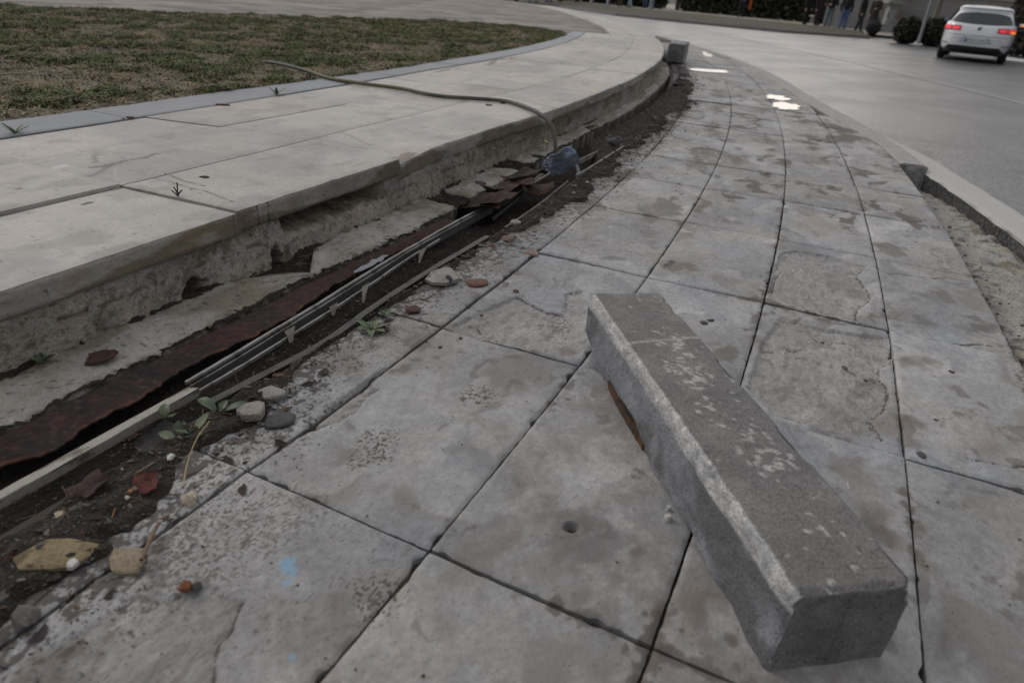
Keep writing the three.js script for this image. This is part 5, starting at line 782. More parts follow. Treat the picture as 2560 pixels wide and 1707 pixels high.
// ---------------------------------------------------------------- far side: verge, sand, kerb, car, people, posts, hedges, wall
const FY = -.13;
const verge = [[1290, 6], [1400, 18], [1530, 38], [1660, 52], [1800, 66], [1950, 81], [2080, 90], [2175, 97]].map(([x, y]) => G(x, y, FY));
{
  const xs = [-22, ...verge.map(p => p.x)], zs = [-43, ...verge.map(p => p.z)], front = curve(xs.map((x, i) => [x, zs[i]]));
  const map = bake(512, 512, (u, v, c) => { const f = tfbm(u, v, 8, 4), g = tfbm(u + .4, v, 24, 3); c[0] = .060 * (.5 + g); c[1] = .052 * (.5 + g); c[2] = .028 * (.5 + g); lerp3(c, [.035, .045, .018], sm(.5, .65, f) * .7); });
  const xEnd = verge[verge.length - 1].x;
  const back = curve([[-22, -58], [3, -50], [9, -46], [14, -40.5], [xEnd, -36.2]]);
  const g = upward(sheet(80, 16, (u, v) => { const x = mix(-22, xEnd, u), z = mix(front(x) - .22, back(x), v); return new THREE.Vector3(x, FY + .11 + .12 * Math.sin(v * Math.PI) + .05 * fbm(x, z, 3), z); }, (u, v) => [u * 12, v * 3], .3));
  struct(mesh('grass_verge', g, mat([1, 1, 1], { map })));
  const kb = structGroup('verge_kerb'); const n = 34;
  for (let k = 0; k < n; k++) { const x0 = mix(-14, xEnd, k / n), x1 = mix(-14, xEnd, (k + 1) / n), p0 = new THREE.Vector3(x0, FY - .03, front(x0)), p1 = new THREE.Vector3(x1, FY - .03, front(x1)), L = p0.distanceTo(p1); const b = new RoundedBoxGeometry(L - .012, .17, .2, 2, .015); const m = mesh('kerb_stone', b, M.farKerb || (M.farKerb = mat([.23, .225, .22])), kb); m.position.copy(p0.add(p1).multiplyScalar(.5)).add(new THREE.Vector3(0, .07, -.1)); m.rotation.y = Math.atan2(-(p1.z - p0.z), p1.x - p0.x); }
  const sand = upward(sheet(30, 12, (u, v) => { const x = mix(-30, 40, u), z = mix(back(Math.min(x, xEnd)) + .5, -90, v); return new THREE.Vector3(x, FY + .105, z); }, (u, v) => [u * 14, v * 8]));
  struct(mesh('sand_path', sand, mat([.30, .27, .225])));
  // pale crossing paint on the road at the right edge
  const st = structGroup('road_marking'); for (const [x, y, w, h] of [[2545, 150, 46, 10], [2560, 132, 40, 7]]) { const c = [[-1, -1], [1, -1], [1, 1], [-1, 1]].map(([i, j]) => G(x + i * w / 2 * 1.6 + j * 6, y + j * h / 2 + i * 5, FY + .006)); const ge = new THREE.BufferGeometry(); ge.setAttribute('position', new THREE.Float32BufferAttribute(c.flatMap(p => [p.x, p.y, p.z]), 3)); ge.setIndex([0, 1, 2, 0, 2, 3]); ge.computeVertexNormals(); upwardTri(ge); mesh('stripe', ge, mat([.5, .5, .48]), st); }
  // worn lane line
  const line = upward(sheet(2, 60, (u, v) => { const s = mix(9, 24, v), a = roadA(s) + 3.7 + u * .12, q = P(a, s); q.y = roadY(Math.hypot(q.x, q.z)) + .005; return q; }, (u, v) => [u, v])); mesh('lane_line', line, mat([.25, .25, .245], { roughness: .46 }), st);
}
const leafCluster = (() => { const r = mulberry(8), p = [], idx = []; for (let k = 0; k < 9; k++) { const c = new THREE.Vector3((r() - .5) * .26, (r() - .5) * .26, (r() - .5) * .26), e = new THREE.Euler(r() * 6, r() * 6, r() * 6), l = .05 + .05 * r(), w = l * .45, b = p.length / 3; for (const [x, y] of [[-w, 0], [0, -l], [w, 0], [0, l]]) { const v = new THREE.Vector3(x, y, 0).applyEuler(e).add(c); p.push(v.x, v.y, v.z); } idx.push(b, b + 1, b + 2, b, b + 2, b + 3); } const g = new THREE.BufferGeometry(); g.setAttribute('position', new THREE.Float32BufferAttribute(p, 3)); g.setIndex(idx); g.computeVertexNormals(); return g; })();
const leafM = mat([1, 1, 1], { side: THREE.DoubleSide, roughness: .7 });
function foliage(n, where, colour, parent, seed, size = 1, name = 'foliage') { const im = new THREE.InstancedMesh(leafCluster, leafM, n), r = mulberry(seed), dm = new THREE.Matrix4(), q = new THREE.Quaternion(), e = new THREE.Euler(), c = new THREE.Color(); for (let k = 0; k < n; k++) { const p = where(r); e.set(r() * 6, r() * 6, r() * 6); q.setFromEuler(e); const s = size * (.7 + .7 * r()); dm.compose(p, q, new THREE.Vector3(s, s, s)); im.setMatrixAt(k, dm); const d = .65 + .7 * r(); c.setRGB(colour[0] * d, colour[1] * d, colour[2] * d); im.setColorAt(k, c); } im.name = name; im.userData.kind = 'stuff'; im.castShadow = im.receiveShadow = true; parent.add(im); return im; }
function hedge(label, x0, z0, x1, z1, h, th, seed, col) {
  const p = new THREE.Vector3((x0 + x1) / 2, FY + .1, (z0 + z1) / 2), t = thing('hedge', label, 'hedge', p), L = Math.hypot(x1 - x0, z1 - z0), ry = Math.atan2(-(z1 - z0), x1 - x0); t.rotation.y = ry;
  const twigs = []; const r = mulberry(seed); for (let k = 0; k < L * 4; k++) { const x = (r() - .5) * L; twigs.push(tube([new THREE.Vector3(x, 0, (r() - .5) * th * .5), new THREE.Vector3(x + (r() - .5) * .3, h * .5, (r() - .5) * th * .6), new THREE.Vector3(x + (r() - .5) * .6, h * .9, (r() - .5) * th * .7)], .02, 5, 4)); } mesh('branches', mergeGeometries(twigs), mat([.05, .04, .03]), t).userData.kind = 'stuff';
  foliage(Math.round(L * h * 120), q => { const x = (q() - .5) * L, y = Math.pow(q(), .8) * h * (.86 + .28 * vn(x * 1.1 + seed, 2)), z = (q() - .5) * th * (1 + .3 * vn(x * 2, y * 2)); return new THREE.Vector3(x, y, z); }, col, t, seed + 1, 1.8); return t;
}
hedge('long dark hedge behind the crowd at the top of the picture', -16, -60, 9, -56, 2.6, 1.6, 41, [.030, .034, .020]);
hedge('dark hedge behind the long low bench wall', 10, -55, 22, -50, 2.3, 1.5, 43, [.040, .044, .026]);
hedge('brownish hedge behind the standing group', 21, -49, 30, -44, 2.6, 1.4, 47, [.055, .048, .035]);
hedge('dark shrubbery behind the white car at the right edge', 17.5, -28.5, 27, -23.5, 2.4, 1.2, 49, [.046, .042, .035]);
{ // low bench wall
  const w = thing('bench_wall', 'long low pale bench wall before the hedge, left of the standing group', 'bench'), a = G(1900, 33, FY + .35), b = G(2020, 46, FY + .35), L = a.distanceTo(b) + 2;
  const s = mesh('seat', new RoundedBoxGeometry(L, .12, .5, 2, .02), mat([.42, .40, .36]), w); s.position.y = .42; for (let k = 0; k < 6; k++) { const l = mesh('leg', new RoundedBoxGeometry(.3, .36, .4, 2, .02), mat([.2, .195, .18]), w); l.position.set(mix(-L / 2 + .3, L / 2 - .3, k / 5), .18, 0); }
  w.position.copy(a.add(b).multiplyScalar(.5)); w.position.y = FY + .105; w.rotation.y = Math.atan2(-(b.z - a.z), b.x - a.x);
}
function tree(label, x, z, h, seed, col) {
  const t = thing('tree', label, 'tree', new THREE.Vector3(x, FY, z)), r = mulberry(seed), g = [];
  const taper = (pts, r0, r1) => { const c = new THREE.CatmullRomCurve3(pts), n = 10, ge = new THREE.TubeGeometry(c, n, 1, 7), p = ge.attributes.position; for (let i = 0; i <= n; i++) { const q = c.getPointAt(i / n), k = mix(r0, r1, i / n); for (let j = 0; j <= 7; j++) { const o = i * 8 + j; p.setXYZ(o, q.x + (p.getX(o) - q.x) * k, q.y + (p.getY(o) - q.y) * k, q.z + (p.getZ(o) - q.z) * k); } } ge.computeVertexNormals(); return ge; };
  const V = (a, b, c) => new THREE.Vector3(a, b, c), tips = []; g.push(taper([V(0, 0, 0), V(.05, h * .25, .03), V(-.04, h * .5, 0)], .17, .10));
  for (let k = 0; k < 9; k++) { const a = k * 2.4 + r(), y = h * (.34 + .15 * r()), l = h * (.2 + .16 * r()), e = V(Math.cos(a) * l, y + h * (.18 + .3 * r()), Math.sin(a) * l); g.push(taper([V(0, y, 0), V(Math.cos(a) * l * .5, y + h * .08, Math.sin(a) * l * .5), e], .06, .015)); tips.push(e); }
  mesh('trunk', mergeGeometries(g), mat([.16, .145, .125]), t);
  foliage(1500, q => { const e = tips[Math.floor(q() * tips.length)], a = q() * 6.28, z = q() * 2 - 1, rr = h * .13 * Math.cbrt(q()), s = Math.sqrt(1 - z * z); return V(e.x + Math.cos(a) * s * rr, e.y + z * rr * .7, e.z + Math.sin(a) * s * rr); }, col, t, seed + 2, 1.3, 'crown');
}
tree('leafy tree with pale trunk behind the clipped bushes', 20.4, -40, 6.5, 61, [.05, .055, .03]);
tree('leafy tree behind the white car, left of its roof', 21.5, -33, 6, 63, [.045, .045, .03]);
tree('leafy tree at the right edge behind the car', 22.6, -24.6, 6, 65, [.045, .042, .03]);
{ // grey wall with red scrawl behind the bushes
  const w = thing('garden_wall', 'grey rendered wall with faint red marks behind the clipped bushes', 'wall', new THREE.Vector3(22.5, FY, -43.5)); w.rotation.y = -.35;
  const map = bake(512, 256, (u, v, c) => { const f = tfbm(u, v, 6, 5); const b = .27 * (.8 + .4 * f); c[0] = b; c[1] = b * .98; c[2] = b * .96; const q = Math.abs(v - .38 - .09 * Math.sin(u * 60)) ; if (u > .27 && u < .34) lerp3(c, [.33, .12, .12], (1 - sm(.02, .05, q)) * .7); });
  const b = mesh('wall_face', new RoundedBoxGeometry(12, 2.1, .3, 2, .02), mat([1, 1, 1], { map }), w); b.position.y = 1.05; const c = mesh('coping', new RoundedBoxGeometry(12.1, .1, .42, 2, .02), mat([.4, .39, .38]), w); c.position.y = 2.153;
}
function post(label, px, py, r, h, col, lean = 0) { const p = G(px, py, FY + .1), t = thing('lamp_post', label, 'lamp post', p); mesh('pole', new THREE.CylinderGeometry(r * .8, r, h, 14).translate(0, h / 2, 0), mat(col, { roughness: .5, metalness: .3 }), t); mesh('base', new THREE.LatheGeometry([[r * 1.4, 0], [r * 1.4, .05], [r * 1.15, .09], [r * 1.03, .3]].map(([x, y]) => new THREE.Vector2(x, y)), 14), mat(col), t); mesh('arm', new THREE.TubeGeometry(new THREE.QuadraticBezierCurve3(new THREE.Vector3(0, h, 0), new THREE.Vector3(0, h + .4, 0), new THREE.Vector3(.8, h + .45, 0)), 10, r * .5, 8), mat(col), t); const l = mesh('lamp_head', new RoundedBoxGeometry(.6, .12, .22, 2, .05), mat([.2, .2, .2]), t); l.position.set(1, h + .43, 0); }
post('pale grey lamp post standing in the group of people', 2088, 74, .075, 6, [.36, .37, .37]);
post('grey lamp post on the verge near the middle of the top edge', 1627, 27, .13, 7, [.26, .28, .31]);
post('slim pale post further left on the verge at the top edge', 1478, 14, .10, 6, [.36, .34, .32]);
post('slim brownish post right of the middle on the verge', 1720, 28, .09, 6, [.25, .21, .19]);
post('broad pale post between the two clipped bushes', 2296, 108, .06, 6, [.26, .27, .29]);
post('pale post left of the clipped bushes', 2272, 62, .12, 7, [.36, .37, .40]);
post('grey post right of the second clipped bush, beside the car', 2331, 72, .11, 7, [.33, .34, .36]);
{ // pale monument plinth
  const p = G(2214, 80, FY + .1), t = thing('stone_plinth', 'pale stepped stone plinth right of the standing group', 'plinth', p); const S = mat([.36, .365, .37], { map: speckle });
  [['lower_step', 1.5, .22, .0], ['upper_step', 1.15, .2, .223], ['shaft', .5, 1.0, .426], ['capstone', .95, .16, 1.43], ['block', .75, .8, 1.593]].forEach(([n, w, h, y]) => { const m = mesh(n, new RoundedBoxGeometry(w, h, w, 2, .02), S, t); m.position.y = y + h / 2; });
}
for (const [px, py, r, label] of [[2261, 108, .38, 'left clipped round bush before the grey wall'], [2326, 114, .40, 'middle clipped round bush left of the car'], [2362, 116, .38, 'clipped round bush partly hidden by the car']]) {
  const p = G(px, py, FY + .02), d = depthOf(p), t = thing('clipped_bush', label, 'bush', p, 'clipped bushes by the road'); const R = r * d / 30;
  mesh('trunk', new THREE.CylinderGeometry(.05, .07, .5, 8).translate(0, .25, 0), mat([.06, .05, .04]), t);
  foliage(1500, q => { const z = q() * 2 - 1, a = q() * 6.283, s = Math.sqrt(1 - z * z), rr = R * (.72 + .28 * Math.cbrt(q())); return new THREE.Vector3(Math.cos(a) * s * rr, R * 1.02 + .12 + z * rr, Math.sin(a) * s * rr); }, [.024, .028, .016], t, Math.round(px), 1.0, 'crown');
}
// people: one continuous body each, clothes over it
const MCRES = 60;
function field(bones, lo, size, k = .035) {
  const mc = new MarchingCubes(MCRES, new THREE.MeshStandardMaterial(), false, false, 60000); mc.isolation = 0;
  const n = MCRES, half = n / 2, v = new THREE.Vector3(), ab = new THREE.Vector3(), w = new THREE.Vector3();
  for (let z = 0; z < n; z++) for (let y = 0; y < n; y++) for (let x = 0; x < n; x++) {
    v.set((x - half) / half, (y - half) / half, (z - half) / half).multiplyScalar(size / 2).add(lo);
    let d = 1e3; for (const [a, b, r0, r1] of bones) { ab.copy(b).sub(a); w.copy(v).sub(a); const L = ab.lengthSq(), t = L ? Math.max(0, Math.min(1, w.dot(ab) / L)) : 0, q = w.addScaledVector(ab, -t).length() - mix(r0, r1, t); const h = Math.max(0, k - Math.abs(d - q)) / k; d = Math.min(d, q) - h * h * k * .25; }
    mc.field[x + y * n + z * n * n] = -d;
  }
  mc.update(); const c = mc.count, p = new Float32Array(c * 3), nn = new Float32Array(c * 3);
  for (let i = 0; i < c; i++) { for (let j = 0; j < 3; j++) { p[i * 3 + j] = mc.positionArray[i * 3 + j] * size / 2 + [lo.x, lo.y, lo.z][j]; nn[i * 3 + j] = mc.normalArray[i * 3 + j]; } }
  let g = new THREE.BufferGeometry(); g.setAttribute('position', new THREE.BufferAttribute(p, 3)); g = mergeVertices(g, 1e-4); g.computeVertexNormals(); return g;
}
const V3 = (x, y, z) => new THREE.Vector3(x, y, z);
function skeleton(o) {
  const sp = o.step || 0, hip = .92, j = { hipL: V3(-.09, hip, 0), hipR: V3(.09, hip, 0), kneeL: V3(-.10, .49, .02 + sp * .5), kneeR: V3(.10, .49, .02 - sp * .5), ankL: V3(-.11, .085, sp), ankR: V3(.11, .085, -sp), pel: V3(0, .96, 0), chest: V3(0, 1.30, -.01), neck: V3(0, 1.47, 0), head: V3(0, 1.60, .02), shL: V3(-.185, 1.42, 0), shR: V3(.185, 1.42, 0) };
  const arm = (s, kind) => { const S = s < 0 ? j.shL : j.shR; return kind === 'front' ? [S, V3(s * .24, 1.15, .05), V3(s * .08, 1.12, .26)] : kind === 'phone' ? [S, V3(s * .25, 1.16, .04), V3(s * .12, 1.36, .25)] : [S, V3(s * .25, 1.14, -.03), V3(s * .25, .89, .04)]; };
  return { ...j, aL: arm(-1, o.armL), aR: arm(1, o.armR) };
}
function hand(w, dir) { const b = [], f = dir.clone().normalize(), s = Math.abs(f.y) > .8 ? V3(0, 0, 1) : V3(0, 1, 0); const palm = w.clone().addScaledVector(f, .08); b.push([w, palm, .026, .034]); for (let k = 0; k < 4; k++) { const o = palm.clone().addScaledVector(s, (k - 1.5) * .019), m = o.clone().addScaledVector(f, [.035, .042, .038, .03][k]), e = m.clone().addScaledVector(f, .03).add(V3(0, -.008, .006)); b.push([o, m, .010, .009], [m, e, .009, .008]); } const th = w.clone().addScaledVector(f, .03).addScaledVector(s, .03); b.push([th, th.clone().addScaledVector(f, .04).addScaledVector(s, .02), .012, .009]); return b; }
function buildPerson(o) {
  const j = skeleton(o), foot = a => [a, a.clone().add(V3(0, -.045, .15)), .045, .035];
  const hL = j.aL[2].clone().sub(j.aL[1]), hR = j.aR[2].clone().sub(j.aR[1]);
  const body = [[j.hipL, j.kneeL, .085, .055], [j.kneeL, j.ankL, .055, .038], [j.hipR, j.kneeR, .085, .055], [j.kneeR, j.ankR, .055, .038], foot(j.ankL), foot(j.ankR), [j.pel, j.chest, .12, .13], [j.chest, j.neck, .12, .055], [j.neck, j.head, .05, .055], [j.shL, j.shR, .06, .06], [j.head, j.head.clone().add(V3(0, .07, -.015)), .082, .088], [j.head.clone().add(V3(0, -.05, .035)), j.head, .05, .07], [j.head.clone().add(V3(0, .0, .09)), j.head.clone().add(V3(0, .03, .085)), .016, .01], [j.head.clone().add(V3(-.088, .01, 0)), j.head.clone().add(V3(-.088, .035, -.01)), .014, .016], [j.head.clone().add(V3(.088, .01, 0)), j.head.clone().add(V3(.088, .035, -.01)), .014, .016]];
  for (const a of [j.aL, j.aR]) body.push([a[0], a[1], .048, .038], [a[1], a[2], .038, .027]);
  body.push(...hand(j.aL[2], hL), ...hand(j.aR[2], hR));
  const geo = { body: field(body, V3(0, .9, 0), 1.96, .03) };
  geo.trousers = field([[j.hipL, j.kneeL, .108, .075], [j.kneeL, j.ankL, .075, .062], [j.hipR, j.kneeR, .108, .075], [j.kneeR, j.ankR, .075, .062], [V3(0, .92, 0), V3(0, 1.02, 0), .14, .14]], V3(0, .6, 0), 1.4);
  const coat = o.coat || 0, jb = [[V3(0, 1.0 - coat * .12, 0), j.chest, .158, .165], [j.chest, V3(0, 1.42, 0), .155, .09], [j.shL, j.shR, .082, .082]];
  if (coat) jb.push([V3(-.07, .92, 0), V3(-.10, .92 - coat * .42, 0), .13, .13], [V3(.07, .92, 0), V3(.10, .92 - coat * .42, 0), .13, .13], [V3(0, .92, 0), V3(0, .92 - coat * .4, 0), .15, .15]);
  for (const a of [j.aL, j.aR]) jb.push([a[0], a[1], .072, .06], [a[1], a[2], .06, .047]);
  geo.jacket = field(jb, V3(0, .95, 0), 1.4);
  geo.shoes = field([[j.ankL, j.ankL.clone().add(V3(0, -.045, .16)), .055, .043], [j.ankR, j.ankR.clone().add(V3(0, -.045, .16)), .055, .043], [j.ankL.clone().add(V3(0, -.04, 0)), j.ankL.clone().add(V3(0, -.04, .1)), .046, .04], [j.ankR.clone().add(V3(0, -.04, 0)), j.ankR.clone().add(V3(0, -.04, .1)), .046, .04]], V3(0, .1, .04), .9, .01);
  geo.hair = field([[j.head.clone().add(V3(0, .075, -.03)), j.head.clone().add(V3(0, .09, .015)), .095, .086], [j.head.clone().add(V3(0, .05, -.05)), j.head.clone().add(V3(0, -.02 - (o.long || 0), -.05)), .08, .06]], V3(0, 1.6, 0), .6, .02);
  geo.eye = new THREE.SphereGeometry(.011, 8, 6); geo.mouth = new RoundedBoxGeometry(.045, .01, .012, 2, .004); geo.j = j; return geo;
}
const poses = [{ armL: 'down', armR: 'down', step: .02 }, { armL: 'down', armR: 'front', coat: 1, step: .04, long: .12 }, { armL: 'front', armR: 'phone', step: -.05 }, { armL: 'down', armR: 'down', step: .16, coat: .4 }].map(buildPerson);
const SKIN = mat([.40, .26, .19], { roughness: .6 }), cloth = new Map(), clothM = c => { const k = c.join(); if (!cloth.has(k)) cloth.set(k, mat(c, { roughness: .95 })); return cloth.get(k); };
function person(label, px, py, pose, turn, jacket, trousers, shoes = [.03, .03, .03], hair = [.04, .03, .022], scale = 1, y = FY + .1) {
  const g = poses[pose], t = thing('person', label, 'person', G(px, py, y));
  mesh('body', g.body, SKIN, t); mesh('trousers', g.trousers, clothM(trousers), t); mesh('jacket', g.jacket, clothM(jacket), t); mesh('shoes', g.shoes, clothM(shoes), t); mesh('hair', g.hair, clothM(hair), t);
  for (const s of [-1, 1]) { const e = mesh('eye', g.eye, clothM([.02, .02, .02]), t); e.position.copy(g.j.head).add(V3(s * .032, .035, .077)); } const m = mesh('mouth', g.mouth, clothM([.25, .09, .08]), t); m.position.copy(g.j.head).add(V3(0, -.035, .083));
  t.rotation.y = turn; t.scale.setScalar(scale); return t;
}
const BLK = [.018, .017, .018], NAVY = [.03, .035, .05], JEAN = [.075, .11, .22], GJ = [.13, .15, .17], PUR = [.18, .07, .30], ORA = [.5, .13, .03], BRN = [.06, .04, .035];
person('person in black with thin dark trousers at the left of the standing group', 2010, 66, 0, .6, BLK, BLK);
person('person in a long dark brown coat in the standing group', 2040, 69, 1, .2, [.03, .02, .022], BLK);
person('person in black jacket and grey jeans left of the lamp post', 2066, 72, 2, -.5, BLK, GJ);
person('person in black jacket and bright blue jeans right of the lamp post', 2103, 76, 0, 2.6, BLK, JEAN);
person('person in black coat with legs apart right of the blue jeans', 2143, 82, 3, .9, BLK, [.025, .025, .03]);
person('person in dark brown clothes at the right end of the group', 2176, 78, 1, -.6, [.035, .025, .025], BLK);
person('person in a purple jacket with dark trousers on the verge', 1850, 43, 2, .3, PUR, BLK);
const crowd = [[1262, 3, 1, NAVY, BLK, 'navy coat'], [1288, 5, 0, BLK, BRN, 'black jacket and brown trousers'], [1330, 6, 3, [.4, .4, .42], [.42, .42, .44], 'pale clothes'], [1372, 9, 2, PUR, [.10, .06, .2], 'purple trousers'], [1400, 10, 0, BLK, BLK, 'black clothes, nearest the purple trousers'], [1440, 12, 1, BLK, NAVY, 'black coat and navy trousers'], [1518, 16, 0, [.45, .45, .52], [.38, .38, .46], 'pale lilac clothes'], [1548, 16, 2, BLK, BRN, 'black jacket, beside the pale lilac clothes'], [1574, 18, 3, [.12, .3, .32], [.3, .36, .42], 'teal jacket and pale jeans'], [1612, 20, 0, NAVY, [.05, .08, .16], 'dark blue trousers beside the lamp post'], [1660, 20, 1, BLK, BLK, 'long black coat right of the lamp post'], [1692, 24, 0, [.10, .05, .035], NAVY, 'red-brown jacket'], [1740, 26, 2, BLK, BLK, 'black clothes right of brownish post'], [1768, 28, 0, BLK, NAVY, 'black jacket right of brownish post']];
crowd.forEach(([x, y, p, j, t, w], k) => person('person in ' + w + ', far crowd at top edge', x, y, p, k * 1.3, j, t, [.03, .03, .03], [.04, .03, .022], 1));
{ const p = G(1858, 42, FY + .1), t = thing('scarf', 'bright orange cloth hanging at the side of the purple jacket', 'scarf', p); const m = mesh('cloth', sheet(6, 14, (u, v) => new THREE.Vector3(.16 + (u - .5) * .2 + .09 * v, 1.35 - v * .85, .24 + .03 * Math.sin(u * 7 + v * 4)), (u, v) => [u, v], .012), mat(ORA, { side: THREE.DoubleSide }), t); t.rotation.y = .3; }
{ const p = G(2180, 86, FY + .1), t = thing('large_bag', 'large rounded black bag on the ground at the right of the group', 'bag', p); const g = new THREE.SphereGeometry(.5, 24, 16); const q = g.attributes.position; for (let i = 0; i < q.count; i++) { const n = .92 + .16 * vn3(q.getX(i) * 5, q.getY(i) * 5, q.getZ(i) * 5 + 9); q.setXYZ(i, q.getX(i) * .7 * n, Math.max(-.3, q.getY(i) * .66 * n) + .3, q.getZ(i) * .5 * n); } g.computeVertexNormals(); mesh('bag_body', g, clothM([.02, .018, .022]), t); mesh('handle', new THREE.TorusGeometry(.16, .02, 8, 18, Math.PI).translate(0, .6, 0), clothM(BLK), t); }

// ---------------------------------------------------------------- white hatchback seen from behind
{
  const W0 = G(2345, 143, FY), W1 = G(2506, 160, FY), mid = W0.clone().add(W1).multiplyScalar(.5);
  const car = thing('hatchback_car', 'white hatchback with red tail lights lit driving away on the road at the right', 'car', mid);
  const view = Math.atan2(mid.x, -mid.z); car.rotation.y = -(view * 1.05);
  const k = 1.0; car.scale.setScalar(k);
  // local: x right, y up, rear at z = 0.75 (behind the rear axle), front towards -z
  const L = [[.20, .70, -3.25, .74], [.30, .83, -3.42, .85], [.42, .87, -3.47, .885], [.55, .88, -3.48, .90], [.70, .87, -3.45, .905], [.80, .85, -3.2, .905], [.88, .825, -2.7, .895], [.95, .79, -2.25, .865], [1.02, .70, -1.95, .82], [1.12, .57, -1.7, .775], [1.22, .44, -1.45, .735], [1.30, .34, -1.2, .695], [1.34, .35, -1.0, .67], [1.375, .37, -.85, .645], [1.405, .28, -.7, .60], [1.425, .1, -.5, .50], [1.435, -.1, -.3, .25]];
  const yc = curve(L.map((r, i) => [r[0], i])), at = (y, c) => { const f = yc(y), i = Math.min(L.length - 2, Math.floor(f)), t = f - i; return mix(L[i][c], L[i + 1][c], t); };
  const ring = (y, t, off = 0) => { const zr = at(y, 1) + off, zf = at(y, 2) - off, w = at(y, 3) + off, e = 2 / 5.2, c = Math.cos(t), s = Math.sin(t); return V3(Math.sign(c) * Math.pow(Math.abs(c), e) * w, y, mix(zf, zr, .5) + Math.sign(s) * Math.pow(Math.abs(s), e) * (zr - zf) / 2); };
  const ys = []; for (let i = 0; i < L.length - 1; i++) for (let q = 0; q < 4; q++) ys.push(mix(L[i][0], L[i + 1][0], q / 4)); ys.push(1.435);
  const body = sheet(96, ys.length - 1, (u, v) => ring(ys[Math.round(v * (ys.length - 1))], u * Math.PI * 2), (u, v) => [u, v]);
  const white = new THREE.MeshPhysicalMaterial({ color: new THREE.Color().setRGB(.70, .71, .73), roughness: .35, clearcoat: 1, clearcoatRoughness: .08, side: THREE.DoubleSide });
  mesh('body', body, white, car);
  const top = sheet(48, 4, (u, v) => { const p = ring(1.435, u * Math.PI * 2); return V3(p.x * v, 1.435 + .004 * (1 - v), mix(-.2, p.z, v)); }, (u, v) => [u, v]); mesh('roof', top, white, car);
  const glass = new THREE.MeshPhysicalMaterial({ color: new THREE.Color().setRGB(.012, .014, .018), roughness: .12 }), dark = mat([.022, .022, .024], { roughness: .6 });
  // angle round the ring for a given x on the rear face
  const ta = (y, x) => { const w = at(y, 3), c = Math.pow(Math.min(1, Math.abs(x) / w), 2.6); return x >= 0 ? Math.acos(c) : Math.PI - Math.acos(c); };
  const patch = (name, m, x0, x1, y0, y1, off = .006, shape = null, n = 16) => mesh(name, sheet(n, 8, (u, v) => { let y = mix(y0, y1, v), x = mix(x0, x1, u); if (shape) [x, y] = shape(u, v, x, y); return ring(y, ta(y, x), off); }, (u, v) => [u, v], 0), m, car);
  glass.side = THREE.DoubleSide; dark.side = THREE.DoubleSide;
  patch('rear_window', glass, -1, 1, .99, 1.255, .007, (u, v, x, y) => [x * mix(.735, .60, v * v * .5 + v * .5), y - (1 - v) * .035 * (1 - x * x) - v * .05 * x * x * x * x]);
  patch('spoiler', white, -.6, .6, 1.285, 1.36, .03);
  patch('bumper_lower', dark, -1, 1, .24, .40, .008, (u, v, x, y) => [x * mix(.80, .62, v), y]);
  patch('rear_valance', mat([.03, .03, .03], { side: THREE.DoubleSide }), -.8, .8, .205, .25, .006);
  const red = mat([.35, .02, .03], { emissive: new THREE.Color(1, .05, .08), emissiveIntensity: .75, roughness: .3, side: THREE.DoubleSide }), amber = mat([.5, .2, .03], { emissive: new THREE.Color(1, .36, .05), emissiveIntensity: .9, side: THREE.DoubleSide }), redDark = mat([.16, .015, .02], { roughness: .3, side: THREE.DoubleSide });
  for (const s of [-1, 1]) { const l = patch('tail_light', redDark, s * .44, s * .885, .775, .90, .008); const add = (m, x0, x1, y0, y1, n) => { const q = mesh(n, sheet(6, 4, (u, v) => { const y = mix(y0, y1, v), x = mix(x0, x1, u); return ring(y, ta(y, x), .013); }, (u, v) => [u, v]), m, l); return q; }; add(red, s * .47, s * .66, .80, .875, 'lamp_segment'); add(red, s * .69, s * .86, .80, .885, 'lamp_segment'); if (s > 0) add(amber, .76, .85, .782, .84, 'indicator'); }
  const seam = mat([.20, .205, .215], { side: THREE.DoubleSide }); patch('hatch_seam', seam, -.62, .62, .585, .597, .004); patch('bumper_reflector', redDark, -.84, -.66, .44, .465, .006); patch('bumper_reflector', redDark, .66, .84, .44, .465, .006);
  patch('bumper_crease', seam, -.8, .8, .66, .675, .004); patch('plate_recess', mat([.45, .46, .48], { side: THREE.DoubleSide }), -.42, .42, .49, .63, .003, (u, v, x, y) => [x * mix(1, .8, v), y]);
  const pm = bake(256, 64, (u, v, c) => { c[0] = c[1] = c[2] = .55; if (u < .09) { c[0] = .03; c[1] = .10; c[2] = .35; } const k = Math.floor((u - .12) * 11), f = (u - .12) * 11 - k; if (u > .13 && u < .96 && k !== 4 && v > .24 && v < .78 && f > .2 && f < .82 && vn(u * 60, v * 9 + k) > .38) { c[0] = c[1] = c[2] = .12; } }, THREE.ClampToEdgeWrapping);
  const pl = mesh('number_plate', new RoundedBoxGeometry(.52, .12, .012, 2, .005), mat([.55, .55, .55]), car); pl.position.set(0, .55, at(.55, 1) + .012); const pf = mesh('plate_face', new THREE.PlaneGeometry(.51, .10), mat([1, 1, 1], { map: pm, roughness: .5 }), pl); pf.position.z = .0085;
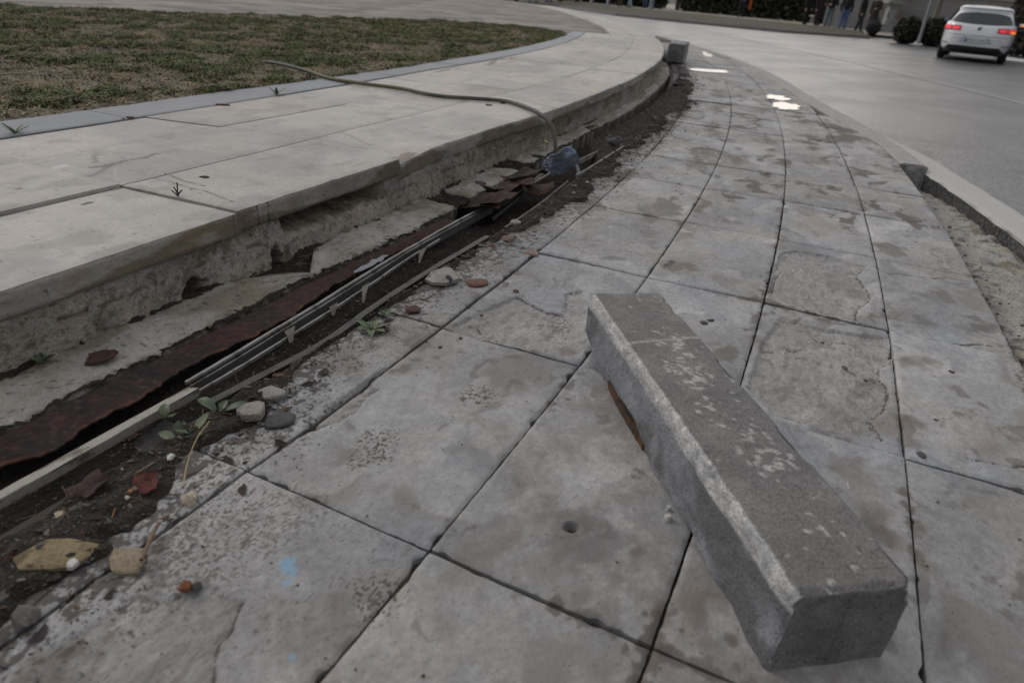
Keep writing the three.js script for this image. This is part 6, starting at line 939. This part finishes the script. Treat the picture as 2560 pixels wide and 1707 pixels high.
  const bd = mesh('badge', mergeGeometries([new RoundedBoxGeometry(.09, .022, .012, 2, .004).translate(.008, .027, 0), new RoundedBoxGeometry(.10, .022, .012, 2, .004), new RoundedBoxGeometry(.09, .022, .012, 2, .004).translate(-.008, -.027, 0)].map(g => { const q = g; return q; })), mat([.16, .17, .2], { roughness: .3, metalness: .6 }), car); bd.position.set(0, .855, at(.855, 1) + .012); bd.rotation.z = .3;
  // side windows
  for (const s of [-1, 1]) mesh('side_window', sheet(30, 8, (u, v) => { const y = mix(1.0, 1.33, v), w = at(y, 3), z = mix(mix(.42, .18, v), mix(-1.75, -1.0, v), u); const q = ring(y, 0, .006); return V3(s * (w + .006) * (1 - .004), y, z); }, (u, v) => [u, v]), glass, car);
  for (const s of [-1, 1]) for (const z of [0, -2.63]) { const w = new THREE.Group(); w.name = 'wheel'; w.position.set(s * .77, .315, z); car.add(w); mesh('tyre', new THREE.TorusGeometry(.245, .085, 12, 30).rotateY(Math.PI / 2).scale(1.25, 1, 1), mat([.018, .018, .018], { roughness: .9 }), w); mesh('rim', new THREE.CylinderGeometry(.2, .2, .14, 24).rotateZ(Math.PI / 2), mat([.3, .3, .31], { metalness: .7, roughness: .4 }), w); }
  const under = mesh('underbody', new RoundedBoxGeometry(1.45, .16, 3.9, 2, .05), dark, car); under.position.set(0, .27, -1.32);
  for (const s of [-1, 1]) { const g = new RoundedBoxGeometry(.15, .10, .10, 3, .04), m = mesh('door_mirror', g, s > 0 ? white : mat([.10, .16, .25]), car); m.position.set(s * .98, 1.01, -1.35); if (s > 0) { const a = mesh('mirror_indicator', new RoundedBoxGeometry(.13, .035, .02, 2, .008), amber, m); a.position.set(.03, .0, .055); } const arm = mesh('mirror_arm', new RoundedBoxGeometry(.12, .05, .06, 2, .02), dark, m); arm.position.set(-s * .12, -.04, 0); }
  const an = mesh('aerial', new THREE.CylinderGeometry(.004, .006, .2, 6).translate(0, .1, 0), dark, car); an.position.set(0, 1.46, .1); an.rotation.x = .5;
}
renderer.render(scene, camera);
